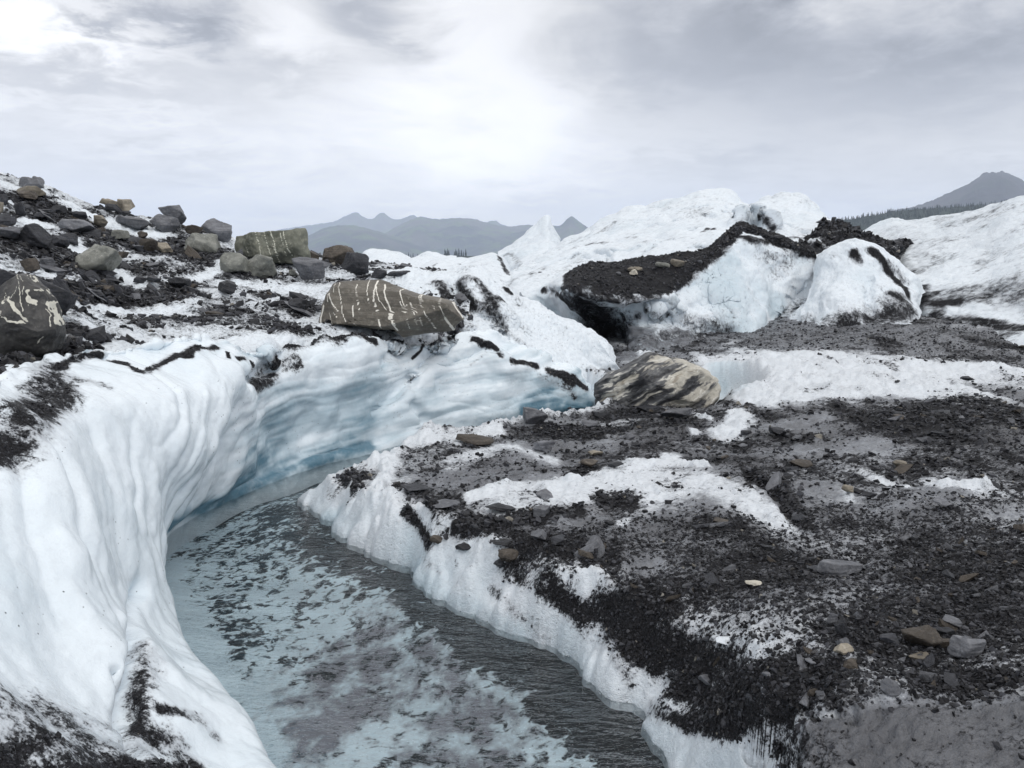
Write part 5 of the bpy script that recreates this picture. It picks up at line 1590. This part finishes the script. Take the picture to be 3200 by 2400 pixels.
GB = 'stones on the gravel bank'
for args in [
    (b6(1013, 85, 1126, 166), SLATEG, 'grey cube shaped stone on the bank edge before the blue end of the ice wall', dict(planes=7, flat=.6, tilt=10, depth=.9)),
    (b6(718, 200, 892, 264), BROWN, 'long dark layered slab at the snowy lip of the bank', dict(planes=9, layers=.05, tilt=6)),
    (b6(1053, 222, 1162, 298), SLATEG, 'rough grey lump of stone on the far part of the bank', dict(rough=.09, planes=18)),
    (b6(1268, 148, 1342, 182), SLATEG, 'small grey stone near the far end of the bank', dict()),
    (b6(1445, 205, 1500, 242), SLATEG, 'small grey stone below the banded boulder', dict()),
    (b6(1296, 280, 1364, 306), TAN, 'thin pale slate chip on the far bank', dict(planes=8)),
    (b6(1262, 312, 1344, 352), BROWN, 'thin brown slate just nearer than the pale chip', dict(planes=8, tilt=8)),
    (b6(1378, 325, 1452, 357), SLATE, 'thin dark slate beside the brown one on the far bank', dict(planes=8)),
    (b6(478, 415, 612, 458), SLATE, 'wide dark flat slate behind the snowy lip', dict(planes=8, flat=.4)),
    (b6(592, 482, 748, 534), SLATEG, 'slanting grey slab with a dark underside near the snowy lip', dict(planes=8, tilt=-6)),
    (b6(846, 488, 990, 548), SLATE, 'dark rough slate above the heap of black gravel', dict(rough=.08, layers=.05)),
    (b6(1068, 443, 1148, 506), SLATEG, 'grey triangular stone standing in a patch of snow', dict(planes=7, tilt=-16)),
    (b6(718, 664, 818, 718), SLATE, 'dark slab tipping over the bank edge above the water', dict(planes=8, tilt=-8)),
    (b6(610, 640, 680, 685), BROWN, 'small brown slate at the brink of the bank', dict(planes=8)),
    (b6(880, 656, 985, 700), SLATE, 'dark flat slate on top of the jumble at the bank brink', dict(planes=9)),
    (b6(905, 690, 1005, 765), BROWN, 'broken brown rock in the jumble at the bank brink', dict(planes=14, rough=.09)),
    (b6(885, 745, 965, 792), SLATE, 'black rock at the foot of the jumble on the bank brink', dict(planes=10)),
    (b6(1366, 578, 1412, 609), SLATE, 'lone dark chip on the pale ice of the bank', dict()),
    (b7(706, 806, 898, 884), SLATEG, 'large flat rectangular slate slab lying alone in mid bank', dict(planes=5, flat=.35, tilt=3, depth=.5)),
    (b7(676, 838, 760, 880), SLATE, 'dark slate under the corner of the large rectangular slab', dict(planes=8)),
    (b7(424, 898, 498, 932), PALE, 'small cream white stone on the dark bank', dict(planes=14)),
    (b7(1050, 1060, 1207, 1182), BROWN, 'rounded brown grey stone, biggest in the black gravel', dict(planes=14, tilt=-8, depth=.7)),
    (b7(1243, 1103, 1378, 1214), SLATEG, 'angular grey stone next to the rounded brown one in the gravel', dict(planes=9, depth=.7)),
    (b7(773, 1138, 864, 1204), TAN, 'grey stone with a tan tip in the black gravel', dict(planes=11)),
    (b7(808, 1200, 894, 1264), BROWN, 'round dull brown stone below the tan tipped one', dict(planes=18)),
    (b7(772, 1043, 842, 1134), SLATE, 'upright leaning dark slate blade in the gravel', dict(planes=7, tilt=-30, depth=.3)),
    (b7(742, 1030, 790, 1090), SLATEG, 'thin slate leaning beside the upright dark blade', dict(planes=7, tilt=20, depth=.3)),
    (b7(958, 1270, 1048, 1364), SLATEG, 'dark grey pointed stone low in the black gravel', dict(planes=9, tilt=12)),
    (b7(233, 1266, 304, 1330), SLATEG, 'light grey triangular chip low in the black gravel', dict(planes=6, tilt=24)),
    (b7(1083, 1183, 1174, 1230), TAN, 'flat tan grey slate below the rounded brown stone', dict(planes=8, flat=.4)),
    (b7(658, 1208, 714, 1242), SLATEG, 'small flat grey slate in the black gravel', dict(planes=8, flat=.4)),
    (b7(1013, 422, 1074, 468), TAN, 'reddish tan stone among the dark upper gravel', dict(planes=10, tilt=14)),
    (b7(603, 418, 700, 458), BROWN, 'flat brown grey slab on the upper bank', dict(planes=8, flat=.4)),
    (b7(808, 520, 858, 562), TAN, 'narrow tan slate at the end of the grey ice tongue', dict(planes=8, tilt=20)),
    (b7(1178, 570, 1254, 612), SLATEG, 'grey brown stone in the wet upper gravel', dict(planes=10)),
    (b7(883, 545, 948, 582), SLATE, 'black chunk beside the grey ice tongue', dict(planes=12)),
    (b7(1198, 1033, 1284, 1094), SLATEG, 'slanted grey slate above the angular grey stone', dict(planes=7, tilt=18, flat=.3)),
    (b7(960, 1100, 1040, 1165), SLATE, 'dark blocky stone beside the rounded brown one', dict(planes=9)),
    (b7(1270, 1080, 1330, 1112), SLATEG, 'flat grey chip on top of the gravel behind the angular stone', dict(planes=8, flat=.4)),
    (b7(485, 1262, 525, 1296), SLATEG, 'light grey chip in the middle of the black gravel', dict(planes=8)),
    (b7(84, 210, 217, 264), SLATEG, 'thin grey slab propped against the foot of the banded boulder', dict(planes=8, tilt=-10, flat=.4)),
    (b7(-10, 205, 90, 240), SLATE, 'dark slate at the foot of the banded boulder', dict(planes=9)),
    (b7(520, 290, 590, 330), SLATE, 'dark stone at the edge of the upper gravel, next to the snow', dict(planes=9)),
    (b7(405, 305, 445, 330), SLATE, 'small black stone at the tip of the snow tongue', dict(planes=9)),
    (b7(1495, 670, 1560, 712), BROWN, 'brown stone on the bank at the photo edge', dict(planes=10)),
    (b7(1285, 92, 1340, 112), SLATE, 'thin dark slate on the white snowfield', dict(planes=8)),
]:
    place('stone', args[0], args[1], args[2], 'stone', GB, sink=.18, **args[3])
mi, ti = new_mat('ice_lump')
finish(ti, (.72, .76, .8), .35, ti.bump(ti.noise(ti.n('ShaderNodeTexCoord').outputs['Object'], 30, 3), .4, .02), .5)
place('ice_chunk', b7(300, 1108, 398, 1168), mi, 'white ice lump sitting on the black gravel', 'ice chunk', planes=22, rough=.08, sink=.2)

# ------------------------------------------------------------------ small slates, one object each
def chip_shape(seed, n=13, flat=.3):
    r = np.random.default_rng(seed)
    bm = bmesh.new()
    for _ in range(n):
        a, q = r.uniform(0, 2 * math.pi), math.sqrt(r.uniform(.25, 1))
        bm.verts.new((q * math.cos(a) * .5, q * math.sin(a) * .36, r.choice([-1, 1]) * r.uniform(.3, .5) * flat))
    res = bmesh.ops.convex_hull(bm, input=bm.verts[:])
    bmesh.ops.delete(bm, geom=[v for v in bm.verts if not v.link_faces], context='VERTS')
    bmesh.ops.triangulate(bm, faces=bm.faces[:])
    bm.verts.ensure_lookup_table(); bm.verts.index_update()
    V = np.array([v.co[:] for v in bm.verts]); F = np.array([[v.index for v in f.verts] for f in bm.faces])
    bm.free()
    return V, F


def sample(s, n, wt, rng):
    """surface points of a sheet picked by weight"""
    p = wt.ravel() / wt.sum()
    k = rng.choice(p.size, n, replace=False, p=p)
    return s.G.reshape(-1, 3)[k], s.N.reshape(-1, 3)[k]


def orient(nrm, yaw, tilt):
    z = Vector(nrm).normalized()
    z = (z + Vector((tilt[0], tilt[1], 0))).normalized()
    x = Vector((math.cos(yaw), math.sin(yaw), 0))
    x = (x - z * x.dot(z)).normalized()
    y = z.cross(x)
    return Matrix((x, y, z)).transposed()


def inview(s):
    x, y, d = proj(s.G)
    return ((x > 0) & (x < 1024) & (y > 0) & (y < 768)).astype(float), d


def scatter(name, sheet, wt, n, sizes, mats, label, cat, group, seed, flat=.3, yaw0=0, yawr=3.1, tiltr=.25):
    rng = np.random.default_rng(seed)
    protos = []
    for i, mt in enumerate(mats):
        V, F = chip_shape(seed * 13 + i, 15, flat)
        protos.append(mesh_obj(name, V, F, mt, smooth=False))
    Q, N = sample(sheet, n, wt, rng)
    order = np.argsort(np.linalg.norm(Q - np.array([0, 0, CAMZ]), axis=1))
    for i, k in enumerate(order):
        src = protos[i % len(protos)]
        o = src if i < len(protos) else src.copy()
        if o is not src: COL.objects.link(o)
        sz = sizes[0] * (sizes[1] / sizes[0]) ** (rng.random() ** 1.8)
        o.rotation_euler = orient(N[k], yaw0 + rng.uniform(-yawr, yawr), rng.normal(size=2) * tiltr).to_euler()
        o.scale = (sz * rng.uniform(.8, 1.5), sz * rng.uniform(.7, 1.2), sz * rng.uniform(.7, 1.4))
        o.location = Vector(Q[k]) + Vector(N[k]) * sz * .06
        tag(o, label, cat, group)


iv, dv = inview(slope)
ww = iv * sst(.42, .8, slope.a['dirt'] + .1 * fbm(slope.G, 1.5, 2)) * (slope.G[..., 1] < 25) * (slope.G[..., 1] > 9)
scatter('slate', slope, ww, 210, (.16, .60), [SLATE, SLATE, SLATEG, SLATE, BROWN, SLATE, SLATEG], 'dark slate lying among the crowded rubble of the snowy moraine slope', 'slate', 'slates in the moraine rubble', 3, flat=.30, yawr=.7, tiltr=.12)
ivg, dg = inview(gr)
wg = ivg * sst(.5, .85, gr.a['dirt']) * (sd > .35) * dg * (1 - .9 * slabk)
near = (gr.G[..., 1] < 6.2)
scatter('slate_chip', gr, wg * ~near, 150, (.09, .30), [SLATE, SLATEG, SLATE, SLATEG, BROWN, SLATE], 'flat slate chip strewn over the dark upper bank beyond the rectangular slab', 'slate chip', 'slate chips on the upper bank', 5, flat=.26, tiltr=.2)
scatter('slate_chip', gr, wg * near, 140, (.05, .15), [SLATE, SLATEG, SLATE, SLATEG, BROWN], 'small slate chip in the black gravel on this side of the rectangular slab', 'slate chip', 'slate chips in the black gravel', 6, flat=.32, tiltr=.35)


def gravel(name, jobs, seed):
    rng = np.random.default_rng(seed)
    T_ = [chip_shape(seed + i, 9, f) for i, f in enumerate((.3, .45, .6, .35, .5, .25, .7, .4))]
    VV, FF, TT, b = [], [], [], 0
    for sheet, wt, n, s0, s1, tl in jobs:
        Q, N = sample(sheet, n, wt, rng)
        for i, (V, F) in enumerate(T_):
            q, nn = Q[i::8], N[i::8]
            m = len(q)
            sz = s0 * (s1 / s0) ** (rng.random(m) ** 2.0)
            z = nn + rng.normal(size=(m, 3)) * tl
            z /= np.linalg.norm(z, axis=1)[:, None]
            a = rng.uniform(0, 6.28, m)
            x = np.stack([np.cos(a), np.sin(a), 0 * a], 1)
            x -= z * (x * z).sum(1)[:, None]
            x /= np.linalg.norm(x, axis=1)[:, None]
            y = np.cross(z, x)
            M = np.stack([x, y, z], 1) * sz[:, None, None]
            W = np.einsum('vi,mij->mvj', V, M) + q[:, None, :] + nn[:, None, :] * sz[:, None, None] * .05
            VV.append(W.reshape(-1, 3))
            FF.append((F[None] + (np.arange(m) * len(V))[:, None, None] + b).reshape(-1, 3))
            TT.append(np.repeat(rng.random(m), len(V)))
            b += m * len(V)
    o = mesh_obj(name, np.concatenate(VV), np.concatenate(FF), GRAVEL, smooth=False)
    at = o.data.attributes.new('tone', 'FLOAT', 'POINT')
    at.data.foreach_set('value', np.concatenate(TT).astype(np.float32))
    tag(o, kind='stuff')
    return o


wgr = (sst(.6, .95, gr.a['dirt'] + .15 * fbm(Q2, 3, 3)) + .04 * sst(.25, .4, gr.a['dirt'])) * (sd > .12) * ivg * (1 - .97 * slabk)
gravel('gravel', [
    (gr, wgr * dg ** 1.2 * (gr.G[..., 1] < 7), 30000, .008, .060, .35),
    (gr, wgr * dg * (gr.G[..., 1] >= 7), 12000, .03, .13, .2),
    (gr, ivg * sst(.15, .5, gr.a['dirt']) * (sd > .2) * dg * (1 - .93 * slabk), 4500, .015, .07, .2),
    (slope, iv * sst(.35, .85, slope.a['dirt'] + .15 * fbm(slope.G, 2.5, 3)) * (slope.G[..., 1] < 26), 12000, .05, .22, .12),
    (mound, np.repeat(sst(.8, 1, mound.a['dirt']) * (tv < 3.2) * (tv > .6), 1, 0), 5000, .04, .16, .3),
    (rub, sst(.6, 1, rub.a['dirt']), 2500, .10, .45, .3),
    (wall, inview(wall)[0] * sst(.6, 1, wall.a['dirt']), 3500, .012, .05, .3),
], 21)

# ------------------------------------------------------------------ sky, sun, air
SUN_EL, SUN_AZ = R(52), R(150)                 # azimuth clockwise from +y
world = bpy.data.worlds.new('World')
scene.world = world
world.use_nodes = True
nt = world.node_tree
nt.nodes.clear()
t = T(nt)
dirv = t.n('ShaderNodeTexCoord').outputs['Generated']
dirv = t.vm('NORMALIZE', dirv)
sx = t.n('ShaderNodeSeparateXYZ', Vector=dirv)
zc = t.m('MAXIMUM', sx.outputs[2], .0)
inv = t.m('DIVIDE', 1.0, t.m('ADD', zc, .16))
uv = t.n('ShaderNodeCombineXYZ', X=t.m('MULTIPLY', sx.outputs[0], inv), Y=t.m('MULTIPLY', sx.outputs[1], inv), Z=0.0).outputs[0]
n_big = t.noise(uv, .75, 5, .55, .5)
n_mid = t.noise(uv, 1.9, 6, .6, .6)
n_fin = t.noise(uv, 5.0, 6, .62, .3)
az = t.m('ARCTAN2', sx.outputs[0], sx.outputs[1])
el = t.m('ARCSINE', sx.outputs[2])
az = t.m('ADD', az, t.m('MULTIPLY', t.m('SUBTRACT', n_mid, .5), .28))
el = t.m('ADD', el, t.m('MULTIPLY', t.m('SUBTRACT', n_fin, .5), .12))


def blob(px, py, rx, ry):
    x, y, z = ray(px, py)
    a0, e0 = math.atan2(x, y), math.atan2(z, math.hypot(x, y))
    a = t.m('DIVIDE', t.m('SUBTRACT', az, a0), rx / FPX)
    e = t.m('DIVIDE', t.m('SUBTRACT', el, e0), ry / FPX)
    return t.m('EXPONENT', t.m('MULTIPLY', t.m('ADD', t.m('MULTIPLY', a, a), t.m('MULTIPLY', e, e)), -1.0))


val = t.m('ADD', .93, t.m('MULTIPLY', t.m('SUBTRACT', n_big, .5), .35))
val = t.m('ADD', val, t.m('MULTIPLY', t.m('SUBTRACT', n_mid, .5), .34))
val = t.m('ADD', val, t.m('MULTIPLY', t.m('SUBTRACT', n_fin, .5), .24))
for px, py, rx, ry, amp in [
    (20, 18, 90, 26, .30), (110, 40, 60, 14, .14), (235, 12, 40, 20, .10), (290, 30, 34, 20, .10), (480, 110, 90, 130, .16), (440, 215, 160, 45, .10), (420, 150, 220, 50, .07), (250, 195, 80, 20, .04), (560, 90, 60, 70, .10),
    (90, 16, 30, 12, -.30), (195, 20, 34, 24, -.26), (140, 28, 60, 12, -.2), (385, 18, 50, 26, -.30), (60, 75, 110, 26, -.14), (270, 75, 60, 16, -.10), (120, 165, 140, 24, -.09), (200, 170, 60, 14, -.06),
    (600, 30, 70, 70, -.20), (755, 10, 60, 34, -.22), (900, 90, 200, 70, -.19), (690, 170, 90, 20, -.12), (540, 205, 70, 16, -.12), (970, 60, 120, 40, -.10), (1000, 170, 60, 12, -.08), (850, 195, 60, 10, -.07), (700, 60, 120, 40, -.12),
    (90, 106, 60, 8, .07), (170, 112, 40, 7, .05), (15, 92, 20, 10, .12), (420, 208, 18, 10, .08),
]:
    val = t.m('ADD', val, t.m('MULTIPLY', blob(px, py, rx, ry), amp * 1.8))
val = t.m('ADD', val, t.m('MULTIPLY', t.m('SUBTRACT', 1.0, t.ss(sx.outputs[2], .02, .24)), .24))
# overcast vault brightens towards the zenith
val = t.m('ADD', val, t.m('MULTIPLY', t.ss(sx.outputs[2], .42, 1.0), .08))
val = t.m('MAXIMUM', val, .30)
cold = t.ss(val, .38, .9)
ccol = t.mix(cold, (.95, .962, 1.02), (1.0, .99, .985))
vs = t.vm('SCALE', ccol)
nd = vs.node
t.put(nd.inputs['Scale'], t.m('MULTIPLY', val, 10.0))
sky = t.n('ShaderNodeTexSky')
sky.sky_type = 'NISHITA'
sky.sun_disc = False
sky.sun_elevation, sky.sun_rotation = SUN_EL, SUN_AZ
final = t.mix(.93, sky.outputs[0], vs)
bg = t.n('ShaderNodeBackground')
t.put(bg.inputs['Color'], final)
bg.inputs['Strength'].default_value = .1
wo_ = t.n('ShaderNodeOutputWorld')
nt.links.new(bg.outputs[0], wo_.inputs['Surface'])

sd_ = bpy.data.lights.new('sun', 'SUN')
sd_.energy, sd_.angle, sd_.color = 1.2, R(25), (1, .97, .93)
so = bpy.data.objects.new('sun', sd_)
COL.objects.link(so)
dvec = Vector((math.sin(SUN_AZ) * math.cos(SUN_EL), math.cos(SUN_AZ) * math.cos(SUN_EL), math.sin(SUN_EL)))
so.rotation_euler = dvec.to_track_quat('Z', 'Y').to_euler()
so.location = dvec * 50

# air that fades the mountains
m = bpy.data.materials.new('haze')
m.use_nodes = True
m.node_tree.nodes.clear()
t = T(m.node_tree)
pv = t.n('ShaderNodeVolumePrincipled')
pv.inputs['Color'].default_value = (.74, .835, 1.0, 1)
pv.inputs['Density'].default_value = 1.3e-4
pv.inputs['Anisotropy'].default_value = 0.0
om = t.n('ShaderNodeOutputMaterial')
m.node_tree.links.new(pv.outputs[0], om.inputs['Volume'])
s, z0, z1 = 11500, -60, 760
V = [(-s, -s, z0), (s, -s, z0), (s, s, z0), (-s, s, z0), (-s, -s, z1), (s, -s, z1), (s, s, z1), (-s, s, z1)]
F = [(0, 3, 2, 1), (4, 5, 6, 7), (0, 1, 5, 4), (1, 2, 6, 5), (2, 3, 7, 6), (3, 0, 4, 7)]
tag(mesh_obj('haze', V, F, m, smooth=False), kind='stuff')

# ------------------------------------------------------------------ render
scene.render.engine = 'CYCLES'
cy = scene.cycles
cy.max_bounces, cy.diffuse_bounces, cy.glossy_bounces, cy.transmission_bounces, cy.transparent_max_bounces, cy.volume_bounces = 8, 4, 3, 4, 8, 2
cy.use_denoising = True
cy.caustics_reflective = cy.caustics_refractive = False
scene.view_settings.view_transform = 'Standard'
scene.view_settings.look = 'None'
scene.view_settings.exposure = 0
scene.view_settings.gamma = 1
